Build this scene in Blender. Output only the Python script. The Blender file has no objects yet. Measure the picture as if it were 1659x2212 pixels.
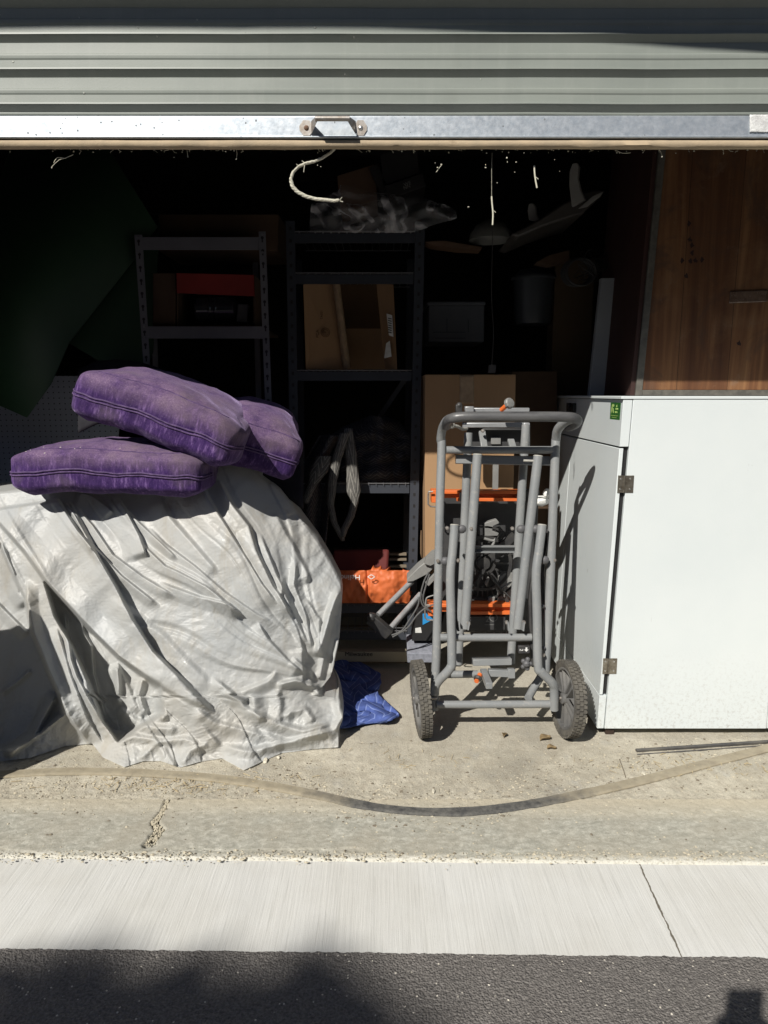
import bpy, bmesh, math, random
import numpy as np
from mathutils import Vector, Matrix, noise
R = math.radians
rnd = random.Random(7)
sc = bpy.context.scene
COL = sc.collection
# ------------------------------------------------------------ camera, sky, sun, exposure
H = 1.25                      # eye height (m)
F = 1500.0; W0 = 1659.0; CX = 829.5; CY = 1106.0
PITCH = math.atan(256 / F)
cam_d = bpy.data.cameras.new('camera'); cam = bpy.data.objects.new('camera', cam_d); COL.objects.link(cam)
cam.location = (0, 0, H); cam.rotation_euler = (R(90) - PITCH, 0, 0)
cam_d.sensor_fit = 'HORIZONTAL'; cam_d.sensor_width = 36; cam_d.lens = 36 * F / W0
cam_d.clip_start = 0.02; cam_d.clip_end = 2000
sc.camera = cam
SUN = Vector((0.514, 0.866, -0.867)).normalized()      # direction the light travels
EL = math.asin(-SUN.z)
w = bpy.data.worlds.new('World'); sc.world = w; w.use_nodes = True
nt = w.node_tree; bg = nt.nodes['Background']
sky = nt.nodes.new('ShaderNodeTexSky'); sky.sky_type = 'NISHITA'; sky.sun_disc = False
sky.sun_elevation = EL; sky.sun_rotation = math.atan2(-SUN.x, -SUN.y)
sky.air_density = 0.6; sky.dust_density = 0.3; sky.ozone_density = 2.0
nt.links.new(sky.outputs[0], bg.inputs[0]); bg.inputs[1].default_value = 0.07
sd = bpy.data.lights.new('sun', 'SUN'); sd.energy = 5.0; sd.angle = R(0.53); sd.color = (1.0, 0.955, 0.88)
sun = bpy.data.objects.new('sun', sd); COL.objects.link(sun)
sun.rotation_euler = SUN.to_track_quat('-Z', 'Y').to_euler(); sun.location = (-3, -5, 6)
sc.view_settings.view_transform = 'Standard'; sc.view_settings.look = 'None'
sc.view_settings.exposure = 0.22; sc.view_settings.gamma = 1
# ------------------------------------------------------------ measuring helpers
cp, sp_ = math.cos(PITCH), math.sin(PITCH)
def ray(px, py):
    x = (px - CX) / F; y = (CY - py) / F
    return Vector((x, cp + y * sp_, y * cp - sp_))
def P(px, py, Y):             # point seen at px,py standing Y metres away
    d = ray(px, py); return Vector((d.x * Y / d.y, Y, H + d.z * Y / d.y))
def G(px, py, z=0.0):         # the same on a level z
    d = ray(px, py); t = (z - H) / d.z; return Vector((d.x * t, d.y * t, z))
def PX(px, py, x):            # the same on a plane of constant x
    d = ray(px, py); t = x / d.x; return Vector((x, d.y * t, H + d.z * t))
def S(Y): return Y / F * 1.0  # metres per pixel at Y
# ------------------------------------------------------------ mesh builder
class MB:
    def __init__(s): s.v = []; s.f = []; s.uv = None
    def add(s, vs, fs):
        o = len(s.v); s.v += [Vector(v) for v in vs]; s.f += [tuple(i + o for i in f) for f in fs]; return s
    def hexa(s, c):           # 8 corners: bottom ring 0-3, top ring 4-7
        return s.add(c, [(3, 2, 1, 0), (4, 5, 6, 7), (0, 1, 5, 4), (1, 2, 6, 5), (2, 3, 7, 6), (3, 0, 4, 7)])
    def box(s, x0, x1, y0, y1, z0, z1):
        return s.hexa([(x0, y0, z0), (x1, y0, z0), (x1, y1, z0), (x0, y1, z0), (x0, y0, z1), (x1, y0, z1), (x1, y1, z1), (x0, y1, z1)])
    def fbox(s, A, B, C, d):  # front face corners: A bottom left, B bottom right, C top left, depth d going away
        A, B, C = Vector(A), Vector(B), Vector(C); n = (C - A).cross(B - A).normalized() * d
        if n.y < 0 and d > 0: n = -n
        D = B + C - A
        return s.hexa([A, B, B + n, A + n, C, D, D + n, C + n])
    def bar(s, a, b, wx, wz, up=(0, 0, 1)):     # rectangular bar a to b
        a, b = Vector(a), Vector(b); t = (b - a).normalized(); u = Vector(up); sx = t.cross(u)
        if sx.length < 1e-4: sx = t.cross(Vector((0, 1, 0)))
        sx.normalize(); u = sx.cross(t).normalized(); sx = sx * wx / 2; u = u * wz / 2
        return s.hexa([a - sx - u, a + sx - u, b + sx - u, b - sx - u, a - sx + u, a + sx + u, b + sx + u, b - sx + u])
    def tube(s, pts, r, n=12, sub=0, cap=True):
        pts = [Vector(p) for p in pts]; rs = list(r) if isinstance(r, (list, tuple)) else [r] * len(pts)
        if sub:
            q = []; qr = []
            for i in range(len(pts) - 1):
                p0 = pts[max(i - 1, 0)]; p1 = pts[i]; p2 = pts[i + 1]; p3 = pts[min(i + 2, len(pts) - 1)]
                for k in range(sub):
                    t = k / sub
                    q.append(0.5 * ((2 * p1) + (p2 - p0) * t + (2 * p0 - 5 * p1 + 4 * p2 - p3) * t * t + (3 * p1 - p0 - 3 * p2 + p3) * t ** 3))
                    qr.append(rs[i] * (1 - t) + rs[i + 1] * t)
            pts = q + [pts[-1]]; rs = qr + [rs[-1]]
        o = len(s.v); t0 = (pts[1] - pts[0]).normalized(); u = t0.orthogonal().normalized()
        for i, p in enumerate(pts):
            t = (pts[min(i + 1, len(pts) - 1)] - pts[max(i - 1, 0)]).normalized()
            u = (u - t * u.dot(t)).normalized(); v = t.cross(u)
            for k in range(n):
                a = 2 * math.pi * k / n; s.v.append(p + (u * math.cos(a) + v * math.sin(a)) * rs[i])
        for i in range(len(pts) - 1):
            for k in range(n):
                a = o + i * n + k; b = o + i * n + (k + 1) % n; s.f.append((a, b, b + n, a + n))
        if cap:
            s.f.append(tuple(o + k for k in reversed(range(n)))); l = o + (len(pts) - 1) * n; s.f.append(tuple(l + k for k in range(n)))
        return s
    def lathe(s, c, axis, prof, n=32, up=None):   # prof: (distance along axis, radius)
        c = Vector(c); a = Vector(axis).normalized(); u = a.orthogonal().normalized(); v = a.cross(u); o = len(s.v)
        for (h, r) in prof:
            for k in range(n):
                t = 2 * math.pi * k / n; s.v.append(c + a * h + (u * math.cos(t) + v * math.sin(t)) * r)
        for i in range(len(prof) - 1):
            for k in range(n):
                p = o + i * n + k; q = o + i * n + (k + 1) % n; s.f.append((p, q, q + n, p + n))
        return s
    def ball(s, c, r, n=12, sq=(1, 1, 1)):
        c = Vector(c); o = len(s.v); m = n // 2
        for i in range(m + 1):
            th = math.pi * i / m
            for k in range(n):
                ph = 2 * math.pi * k / n
                s.v.append(c + Vector((math.sin(th) * math.cos(ph) * r * sq[0], math.sin(th) * math.sin(ph) * r * sq[1], math.cos(th) * r * sq[2])))
        for i in range(m):
            for k in range(n):
                p = o + i * n + k; q = o + i * n + (k + 1) % n; s.f.append((p, p + n, q + n, q))
        return s
    def prism(s, outline, off):   # planar outline extruded by vector off
        off = Vector(off); n = len(outline); o = len(s.v)
        s.v += [Vector(p) for p in outline] + [Vector(p) + off for p in outline]
        s.f.append(tuple(range(o, o + n))); s.f.append(tuple(reversed(range(o + n, o + 2 * n))))
        for k in range(n): s.f.append((o + k, o + n + k, o + n + (k + 1) % n, o + (k + 1) % n))
        return s
    def grid(s, pts, nu, nv):     # pts[v][u] row-major flat list; also stores uv
        o = len(s.v); s.v += [Vector(p) for p in pts]
        for j in range(nv - 1):
            for i in range(nu - 1):
                a = o + j * nu + i; s.f.append((a, a + 1, a + nu + 1, a + nu))
        return s
    def jitter(s, amp, sc_=4.0, seed=0):
        s.v = [p + noise.noise_vector(p * sc_ + Vector((seed, 0, 0))) * amp for p in s.v]; return s
def sharpen(me, ang=32):
    bm = bmesh.new(); bm.from_mesh(me); bmesh.ops.remove_doubles(bm, verts=bm.verts, dist=1e-6)
    bmesh.ops.recalc_face_normals(bm, faces=bm.faces)
    for f in bm.faces: f.smooth = True
    for e in bm.edges:
        if len(e.link_faces) == 2 and e.calc_face_angle(0) > R(ang): e.smooth = False
    bm.to_mesh(me); bm.free()
def build(mb, name, mat, parent=None, bevel=0.0, label=None, cat=None, group=None, kind=None, solid=0, sub=0, ang=32, fix=True, org0=False):
    me = bpy.data.meshes.new(name)
    if parent is not None: org = Vector(parent['org'])
    elif org0: org = Vector((0, 0, 0))
    else:
        xs = [p.x for p in mb.v]; ys = [p.y for p in mb.v]; zs = [p.z for p in mb.v]
        org = Vector(((min(xs) + max(xs)) / 2, (min(ys) + max(ys)) / 2, min(zs)))
    me.from_pydata([tuple(p - org) for p in mb.v], [], mb.f)
    if fix: sharpen(me, ang)
    else:
        for p in me.polygons: p.use_smooth = True
    me.materials.append(mat)
    o = bpy.data.objects.new(name, me); COL.objects.link(o)
    if parent is not None: o.parent = parent; o['org'] = tuple(org)
    else: o.location = org; o['org'] = tuple(org)
    if solid:
        m = o.modifiers.new('thickness', 'SOLIDIFY'); m.thickness = solid; m.offset = 0
    if bevel:
        m = o.modifiers.new('bevel', 'BEVEL'); m.width = bevel; m.segments = 2; m.limit_method = 'ANGLE'; m.angle_limit = R(40); m.harden_normals = False
    if sub:
        m = o.modifiers.new('sub', 'SUBSURF'); m.levels = sub; m.render_levels = sub
    tag(o, label, cat, group, kind); return o
def tag(o, label=None, cat=None, group=None, kind=None):
    if label: o['label'] = label
    if cat: o['category'] = cat
    if group: o['group'] = group
    if kind: o['kind'] = kind
    return o
def thing(name, loc, label, cat, group=None):
    o = bpy.data.objects.new(name, None); COL.objects.link(o); o.location = loc; o['org'] = tuple(loc)
    o.empty_display_size = 0.05
    return tag(o, label, cat, group)
def text(name, s, size, origin, xdir, zdir, mat, parent, ext=0.0004, sx=1.0):
    cu = bpy.data.curves.new(name, 'FONT'); cu.body = s; cu.size = size; cu.extrude = ext; cu.align_x = 'CENTER'; cu.align_y = 'CENTER'
    t = bpy.data.objects.new(name, cu); me = bpy.data.meshes.new_from_object(t); me.name = name
    x = Vector(xdir).normalized(); y = Vector(zdir).normalized(); n = x.cross(y)
    M4 = Matrix((x * sx, y, n)).transposed().to_4x4(); M4.translation = Vector(origin) - Vector(parent['org'])
    me.transform(M4); me.materials.clear(); me.materials.append(mat)
    bpy.data.objects.remove(t); bpy.data.curves.remove(cu)
    o = bpy.data.objects.new(name, me); COL.objects.link(o); o.parent = parent; return o
# ------------------------------------------------------------ materials
def lin(c): 
    if isinstance(c, (int, float)): c = (c, c, c)
    return (c[0], c[1], c[2], 1)
class NT:
    def __init__(s, name):
        s.m = bpy.data.materials.new(name); s.m.use_nodes = True; s.t = s.m.node_tree; s.b = s.t.nodes['Principled BSDF']
        s.co = s.n('ShaderNodeTexCoord').outputs['Object']
    def n(s, typ, **k):
        x = s.t.nodes.new(typ)
        for a, v in k.items(): setattr(x, a, v)
        return x
    def set(s, node, name, v):
        if hasattr(v, 'node'): s.t.links.new(v, node.inputs[name])
        else: node.inputs[name].default_value = v
    def noise(s, scale, detail=5, rough=.55, dist=0, co=None, stretch=None):
        x = s.n('ShaderNodeTexNoise'); s.set(x, 'Scale', scale); s.set(x, 'Detail', detail); s.set(x, 'Roughness', rough); s.set(x, 'Distortion', dist)
        s.t.links.new(s.map(co, stretch) if stretch else (co or s.co), x.inputs['Vector']); return x.outputs['Fac']
    def map(s, co, stretch, rot=(0, 0, 0)):
        m = s.n('ShaderNodeMapping'); m.inputs['Scale'].default_value = stretch; m.inputs['Rotation'].default_value = rot
        s.t.links.new(co or s.co, m.inputs['Vector']); return m.outputs[0]
    def voro(s, scale, feature='F1', co=None, out='Distance', rand=1.0):
        x = s.n('ShaderNodeTexVoronoi', feature=feature); s.set(x, 'Scale', scale); s.set(x, 'Randomness', rand)
        s.t.links.new(co or s.co, x.inputs['Vector']); return x.outputs[out]
    def ramp(s, f, *stops):
        x = s.n('ShaderNodeValToRGB'); cr = x.color_ramp
        while len(cr.elements) < len(stops): cr.elements.new(.5)
        for e, (p, c) in zip(cr.elements, stops): e.position = p; e.color = lin(c)
        s.t.links.new(f, x.inputs[0]); return x.outputs[0]
    def mix(s, f, a, b, mode='MIX'):
        x = s.n('ShaderNodeMix', data_type='RGBA', blend_type=mode); s.set(x, 0, f)
        for i, v in ((6, a), (7, b)):
            if hasattr(v, 'node'): s.t.links.new(v, x.inputs[i])
            else: x.inputs[i].default_value = lin(v)
        return x.outputs[2]
    def math(s, op, a, b=0.0, c=0.0):
        x = s.n('ShaderNodeMath', operation=op)
        for i, v in enumerate((a, b, c)): s.set(x, i, v)
        return x.outputs[0]
    def xyz(s, co=None):
        x = s.n('ShaderNodeSeparateXYZ'); s.t.links.new(co or s.co, x.inputs[0]); return x.outputs
    def bump(s, h, strength=.3, dist=.01, prev=None):
        x = s.n('ShaderNodeBump'); s.set(x, 'Strength', strength); s.set(x, 'Distance', dist); s.t.links.new(h, x.inputs['Height'])
        if prev: s.t.links.new(prev, x.inputs['Normal'])
        return x.outputs[0]
    def out(s, col=None, rough=None, metal=None, normal=None, spec=None):
        if col is not None: s.set(s.b, 'Base Color', col if hasattr(col, 'node') else lin(col))
        if rough is not None: s.set(s.b, 'Roughness', rough)
        if metal is not None: s.set(s.b, 'Metallic', metal)
        if spec is not None: s.set(s.b, 'Specular IOR Level', spec)
        if normal is not None: s.t.links.new(normal, s.b.inputs['Normal'])
        return s.m
def M(name, c, c2=None, scale=10, rough=.6, metal=0, bump=.15, bs=120, bd=.002, spec=.5, stretch=None, lo=.35, hi=.65):
    t = NT(name)
    if c2 is None: c2 = tuple(x * .82 for x in (c if isinstance(c, tuple) else (c,) * 3))
    n1 = t.noise(scale, 6, .6, stretch=stretch); col = t.ramp(n1, (lo, c), (hi, c2))
    rr = t.math('ADD', rough - .08, t.math('MULTIPLY', t.noise(scale * 2.3, 4), .16))
    return t.out(col, rr, metal, t.bump(t.noise(bs, 4, .6), bump, bd) if bump else None, spec)
def each(mb, name, mat, parent=None, **k):    # one object per separate piece
    n = len(mb.v); par = list(range(n))
    def find(i):
        while par[i] != i: par[i] = par[par[i]]; i = par[i]
        return i
    for f in mb.f:
        for a in f[1:]: par[find(a)] = find(f[0])
    groups = {}
    for f in mb.f: groups.setdefault(find(f[0]), []).append(f)
    out = []
    for g in groups.values():
        m = MB(); ids = sorted({i for f in g for i in f}); mp = {i: j for j, i in enumerate(ids)}
        m.v = [mb.v[i] for i in ids]; m.f = [tuple(mp[i] for i in f) for f in g]; out.append(build(m, name, mat, parent, **k))
    return out
# ============================================================ SETTING
def sheet(name, xs, v0, v1, nv, zf, mat, org0=True, jag0=None, jag1=None, power=1.0):
    mb = MB(); pts = []
    for j in range(nv):
        t = (j / (nv - 1)) ** power
        for x in xs:
            a = v0(x); b = v1(x); y = a + (b - a) * t; pts.append((x, y, zf(x, y, t)))
    mb.grid(pts, len(xs), nv); return build(mb, name, mat, kind='structure', org0=org0, fix=False)
def spread(lo, hi, step, far):
    n = int((hi - lo) / step); a = [lo + (hi - lo) * i / n for i in range(n + 1)]
    return [-far, -far / 3] + a + [far / 3, far] if far else a
def nz(x, y, s, seed=0): return noise.noise(Vector((x * s, y * s, seed)))
def fbm(x, y, s, seed=0, o=4): return noise.fractal(Vector((x * s, y * s, seed)), 1.0, 2.0, o)
# materials of the ground
t = NT('dusty_concrete'); n1 = t.noise(3.0, 8, .65); n2 = t.noise(26, 6, .7); n3 = t.voro(260)
X, Y_, Z = t.xyz()
c = t.ramp(n1, (.36, (.35, .325, .265)), (.5, (.47, .435, .35)), (.64, (.58, .54, .44)))
c = t.mix(t.ramp(n2, (.38, 0.55), (.55, 0.0)), c, (.34, .30, .235))
c = t.mix(t.ramp(t.noise(9, 6, .7), (.56, 0), (.68, .55)), c, (.40, .39, .35))
deep = t.math('MULTIPLY', t.math('SUBTRACT', Y_, 2.25), 3.0)
deep = t.n('ShaderNodeClamp').inputs[0].node if False else t.ramp(deep, (0, 0), (1, .6))
c = t.mix(deep, c, (.40, .375, .32))
c = t.mix(t.ramp(t.noise(260, 3, .6), (.60, 0), (.68, .8)), c, (.16, .14, .11))
c = t.mix(t.ramp(t.noise(330, 2, .5, co=t.map(None, (1, 1, 1), (1, 2, 3))), (.66, 0), (.72, .8)), c, (.72, .68, .56))
bm_ = t.bump(t.noise(150, 5, .75), .8, .005); bm_ = t.bump(n2, .5, .006, bm_)
m_floor = t.out(c, .92, 0, bm_, .2)
t = NT('old_kerb_concrete'); n1 = t.noise(34, 5, .6, dist=.6, stretch=(1, 1.6, 1)); n2 = t.noise(5, 6, .6)
X, Y_, Z = t.xyz()
n3 = t.noise(90, 5, .75); c = t.ramp(t.math('ADD', t.math('MULTIPLY', n1, .6), t.math('MULTIPLY', n3, .4)), (.40, (.29, .285, .24)), (.52, (.39, .38, .325)), (.62, (.52, .51, .445)))
c = t.mix(t.ramp(n2, (.35, .6), (.6, 0)), c, (.36, .33, .265))
yy = t.math('SUBTRACT', t.math('ADD', t.math('MULTIPLY', n2, .035), Y_), t.math('MULTIPLY', X, -.0135))   # distance from front edge
edge = t.ramp(t.math('SUBTRACT', yy, 1.7), (.030, 1), (.046, 0))
edge = t.math('MULTIPLY', edge, t.ramp(t.noise(120, 4, .7), (.36, .2), (.5, 1)))
c = t.mix(edge, c, (.56, .545, .48))
back = t.ramp(t.math('SUBTRACT', yy, 1.7), (.20, 0), (.30, .85))
c = t.mix(back, c, (.47, .42, .32))
c = t.mix(t.ramp(t.noise(300, 2), (.63, 0), (.7, .7)), c, (.16, .15, .12))
m_kerb = t.out(c, .93, 0, t.bump(t.noise(170, 5, .75), .6, .003), .2)
t = NT('brushed_concrete'); X, Y_, Z = t.xyz()
ns = t.noise(150, 3, .65, stretch=(1.0, .03, 1)); n2 = t.noise(3.5, 6, .6)
c = t.ramp(ns, (.30, (.50, .50, .475)), (.42, (.575, .575, .55)), (.7, (.61, .61, .585)))
c = t.mix(t.ramp(n2, (.35, .5), (.6, 0)), c, (.50, .49, .45))
c = t.mix(t.ramp(t.noise(420, 3, .6), (.60, 0), (.70, .5)), c, (.36, .35, .32))
jx = t.math('SUBTRACT', t.math('SUBTRACT', X, t.math('MULTIPLY', Y_, .060)), t.math('ADD', .5916, t.math('MULTIPLY', t.math('SUBTRACT', t.noise(22, 4, .7), .5), .012)))
jm = t.math('LESS_THAN', t.math('ABSOLUTE', jx), t.math('MULTIPLY', .0045, t.noise(30, 2)))
c = t.mix(t.math('MULTIPLY', jm, .9), c, (.09, .075, .05))
tm = t.ramp(t.noise(2.2, 3, .5, stretch=(3, .5, 1)), (.60, 0), (.70, .22)); c = t.mix(tm, c, (.38, .38, .36))
bb = t.bump(ns, .55, .003); bb = t.bump(t.noise(380, 3, .7), .3, .0015, bb)
m_gutter = t.out(c, .9, 0, bb, .2)
t = NT('asphalt'); v = t.voro(210); v2 = t.voro(115, out='Color'); n2 = t.noise(700, 2)
c = t.ramp(t.noise(160, 4, .7), (.35, (.085, .078, .073)), (.65, (.20, .186, .172)))
hue = t.n('ShaderNodeSeparateColor'); t.t.links.new(v2, hue.inputs[0])
spot = t.math('MULTIPLY', t.ramp(hue.outputs[0], (.94, 0), (.95, 1)), t.ramp(t.voro(115), (.20, 1), (.30, 0)))
c = t.mix(spot, c, (.60, .56, .48))
bb = t.bump(t.math('MULTIPLY', v, -1.0), .9, .004); bb = t.bump(n2, .4, .0012, bb)
m_road = t.out(c, .72, 0, bb, .4)
m_far = M('far_ground', (.20, .19, .16), (.28, .26, .22), 2, .95)
kedge = lambda x: 1.7036 - .0135 * x
redge = lambda x: 1.391 - .0145 * x
xs = spread(-1.35, 1.35, .0042, 9)
CR = [G(366, 1718), G(352, 1750), G(333, 1775), G(345, 1792), G(322, 1822)]
def segd(x, y, pl):
    best = 9; 
    for a, b in zip(pl[:-1], pl[1:]):
        dx, dy = b.x - a.x, b.y - a.y; L = dx * dx + dy * dy; u = max(0, min(1, ((x - a.x) * dx + (y - a.y) * dy) / L))
        best = min(best, math.hypot(x - a.x - u * dx, y - a.y - u * dy))
    return best
def zk(x, y, tt):
    d = y - kedge(x); z = fbm(x, y, 22, 3) * .0010
    chip = .022 + .016 * nz(x, 0, 6, 9) + .008 * nz(x, y, 30, 2) + (.02 if abs(x + .33) < .28 else 0)
    if d < chip: z += -.0035 + abs(fbm(x, y, 110, 5)) * .0055
    if d < .006: z -= .010 * (1 - d / .006)
    if d > .21: z += .002 * min(1, (d - .21) / .03) + fbm(x, y, 60, 8) * .0012
    if x < 0:
        q = segd(x, y, CR)
        if q < .022:
            wd = .008 + .012 * max(0, min(1, (1.93 - y) / .16)) + .004 * nz(x, y, 60)
            if q < wd: z -= .014 * (1 - (q / wd) ** 4) + .006 * nz(x, y, 170, 4)
    return z
kerb = sheet('kerb', xs, kedge, lambda x: 1.985, 80, zk, m_kerb)
def zfl(x, y, tt):
    e = 1 - min(1, (y - 1.98) / .25)
    return fbm(x, y, 60, 8) * .0012 * (1 + e) + fbm(x, y, 9, 4) * .002 * (1 if y > 2.02 else 0)
floor = sheet('garage_floor', xs, lambda x: 1.984, lambda x: 5.6, 150, zfl, m_floor, power=1.8)
gut = sheet('gutter', xs, lambda x: 1.30, lambda x: kedge(x) + .004, 60, lambda x, y, tt: -.009 + nz(x * 40, y * .7, 1, 3) * .0005
, m_gutter)
xr = spread(-1.0, 1.0, .0026, 0)
def zr(x, y, tt):
    d = noise.voronoi(Vector((x, y, 0)) * 150)[0][0]
    return -.0035 - d * .0028 + fbm(x, y, 12, 6) * .0015 - (.004 if tt > .995 else 0)
road_edge = lambda x: redge(x) + .0028 * nz(x, 0, 70, 5) + .003 * nz(x, 0, 18, 7)
mb = MB(); ny = 120; pts = []
for j in range(ny):
    tt = j / (ny - 1)
    for x in xr:
        b = road_edge(x); y = 1.12 + (b - 1.12) * tt; pts.append((x, y, zr(x, y, tt)))
mb.grid(pts, len(xr), ny)
o = len(mb.v)         # the rest of the road, butted round the fine patch
mb.add([(-60, -9, -.006), (60, -9, -.006), (60, 1.12, -.006), (-60, 1.12, -.006)], [(0, 1, 2, 3)])
for sx in (-1, 1):
    mb.add([(sx * 1.0, 1.12, -.006), (sx * 60, 1.12, -.006), (sx * 60, 1.385, -.006), (sx * 1.0, redge(sx), -.006)], [(0, 1, 2, 3) if sx > 0 else (3, 2, 1, 0)])
build(mb, 'road', m_road, kind='structure', org0=True, fix=False)
mb = MB(); mb.add([(-700, -700, -.05), (700, -700, -.05), (700, 700, -.05), (-700, 700, -.05)], [(0, 1, 2, 3)])
build(mb, 'ground', m_far, kind='structure', org0=True, fix=False)
# ------------------------------------------------------------ garage shell
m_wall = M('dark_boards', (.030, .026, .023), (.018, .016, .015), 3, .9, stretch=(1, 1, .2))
m_stucco = M('stucco', (.50, .47, .42), (.42, .40, .36), 6, .9, bump=.5, bs=90, bd=.004)
m_fascia = M('painted_fascia', (.07, .075, .08), None, 6, .6)
ga = thing('garage', (0, 3.8, 0), 'dark timber garage interior behind the raised roller door', 'garage')
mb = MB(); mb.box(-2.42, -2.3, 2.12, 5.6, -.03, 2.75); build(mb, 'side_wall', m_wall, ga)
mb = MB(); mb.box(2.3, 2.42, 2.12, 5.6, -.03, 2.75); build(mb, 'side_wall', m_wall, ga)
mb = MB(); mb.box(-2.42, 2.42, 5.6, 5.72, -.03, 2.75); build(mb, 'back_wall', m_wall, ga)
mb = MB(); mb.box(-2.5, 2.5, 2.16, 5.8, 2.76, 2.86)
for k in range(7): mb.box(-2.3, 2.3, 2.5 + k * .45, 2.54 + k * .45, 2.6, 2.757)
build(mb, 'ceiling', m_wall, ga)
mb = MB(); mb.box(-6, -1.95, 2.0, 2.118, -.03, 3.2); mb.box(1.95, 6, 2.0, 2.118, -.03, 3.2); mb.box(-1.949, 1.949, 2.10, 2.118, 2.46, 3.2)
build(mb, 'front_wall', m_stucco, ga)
zd = lambda py: P(829, py, 2.06).z
ln = [(-6, 55), (600, 55), (830, 55), (1190, 70), (1659, 106), (3200, 226)]
bot = []
for px, py in ln:
    p = P(px, py, 2.05) if px > 0 else Vector((-6, 2.05, zd(55))); bot.append(Vector((p.x - .534, 1.16, p.z + .891)))
out = bot + [Vector((bot[-1].x, 1.16, 3.7)), Vector((-6.534, 1.16, 3.7))]
mb = MB(); mb.prism(out, (0, .835, 0)); build(mb, 'eave', m_fascia, ga)
# ------------------------------------------------------------ roller door
YD = 2.06
t = NT('sage_steel'); X, Y_, Z = t.xyz()
n1 = t.noise(2.5, 5, .6, stretch=(1, 1, 5)); c = t.ramp(n1, (.35, (.21, .232, .212)), (.65, (.24, .262, .238)))
c = t.mix(t.ramp(t.noise(26, 5, .75, stretch=(1, 1, .12)), (.50, 0), (.75, .22)), c, (.32, .335, .31)); c = t.mix(t.ramp(t.noise(9, 5, .7, stretch=(1, 1, .2)), (.56, 0), (.74, .18)), c, (.16, .17, .155))
vp = t.voro(38, out='Color'); sc1 = t.n('ShaderNodeSeparateColor'); t.t.links.new(vp, sc1.inputs[0])
leftish = t.ramp(t.math('MULTIPLY', t.math('ADD', X, 1.1), .5), (.2, .14), (.75, .03))
sp = t.math('MULTIPLY', t.math('GREATER_THAN', sc1.outputs[0], t.math('SUBTRACT', 1.0, leftish)), t.ramp(t.voro(38), (.07, 1), (.13, 0)))
c = t.mix(t.math('MULTIPLY', sp, .6), c, (.55, .55, .5))
bb = t.bump(t.math('MULTIPLY', sp, 1.0), .8, .002); bb = t.bump(t.noise(250, 3), .08, .001, bb)
m_door = t.out(c, .44, 0, bb, .32)
t = NT('galvanised_rail'); X, Y_, Z = t.xyz()
g1 = t.voro(70, out='Color'); gg = t.n('ShaderNodeSeparateColor'); t.t.links.new(g1, gg.inputs[0])
c = t.ramp(t.noise(60, 5, .7), (.35, (.44, .49, .54)), (.65, (.58, .62, .66)))
w1 = t.n('ShaderNodeTexVoronoi'); t.set(w1, 'Scale', 75.0); t.t.links.new(t.map(None, (1, 1, .8), (.0, .5, .0)), w1.inputs['Vector'])
s3 = t.n('ShaderNodeSeparateColor'); t.t.links.new(w1.outputs['Color'], s3.inputs[0])
lf = t.ramp(t.math('MULTIPLY', t.math('ADD', X, 1.1), .5), (.0, .32), (.5, .22), (.8, .03), (1, .02))
rad = t.math('MULTIPLY', s3.outputs[1], .32)
sp = t.math('MULTIPLY', t.math('GREATER_THAN', s3.outputs[0], t.math('SUBTRACT', 1.0, lf)), t.math('LESS_THAN', w1.outputs['Distance'], rad))
c = t.mix(t.math('MULTIPLY', sp, .75), c, (.16, .17, .18))
rr = t.math('ADD', .30, t.math('MULTIPLY', t.noise(90, 4), .22))
m_galv = t.out(c, t.math('ADD', rr, t.math('MULTIPLY', sp, .4)), .65, t.bump(t.noise(120, 4), .12, .001))
m_seal = M('dusty_seal', (.46, .36, .24), (.36, .29, .20), 14, .9, bump=.4, bs=200)
m_steel_d = M('worn_steel', (.42, .40, .38), (.30, .26, .22), 60, .45, .7)
m_rust = M('rust', (.22, .13, .08), (.12, .07, .05), 120, .9)
m_wm = M('bright_rivet', (.75, .73, .70), None, 60, .35, .8)
dr = thing('roller_door', (0, YD, H + .6), 'grey green corrugated steel roller door rolled halfway up above the garage opening', 'roller door')
prof = []      # (py, outward m)
def per(y0): return [(y0, .000), (y0 + 1, .000), (y0 + 23, .0018), (y0 + 25.5, .0050), (y0 + 29, .0054), (y0 + 31, .0052), (y0 + 34, .0050), (y0 + 37.5, .0032), (y0 + 54, .0040), (y0 + 57, .0125), (y0 + 60, .0130), (y0 + 62, .0105), (y0 + 74, -.001)]
for k in range(7, -1, -1): prof += per(168.5 - k * 75)
prof = [(py, d) for py, d in prof if py > -500]
prof += [(243.6, -.001), (249, .001)]
mb = MB(); xsd = [-1.945 + 3.89 * i / 60 for i in range(61)]; pts = []
prof = sorted(prof)
for py, d in prof:
    zz = zd(py) if py > -330 else zd(-330)
    for x in xsd: pts.append((x, YD - d + .0022 * nz(x, zz, 3.5, 2) + .0006 * nz(x, zz, 14, 5), zz + .0012 * nz(x, 0, 2.2, 6)))
mb.grid(pts, 61, len(prof)); cur = build(mb, 'door_curtain', m_door, dr, ang=20, solid=.0012)
mb = MB(); z0, z1 = zd(301), zd(250)
pr = [(YD + .02, z0 + .001), (YD - .010, z0), (YD - .012, z0 + .004), (YD - .006, z0 + .007), (YD - .006, z1 - .004), (YD - .002, z1), (YD + .02, z1)]
mb.prism([(-1.945, a, b) for a, b in pr], (3.89, 0, 0)); build(mb, 'bottom_rail', m_galv, dr, bevel=.0012)
mb = MB(); z2, z3 = zd(321), zd(302.5); pts = []
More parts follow.
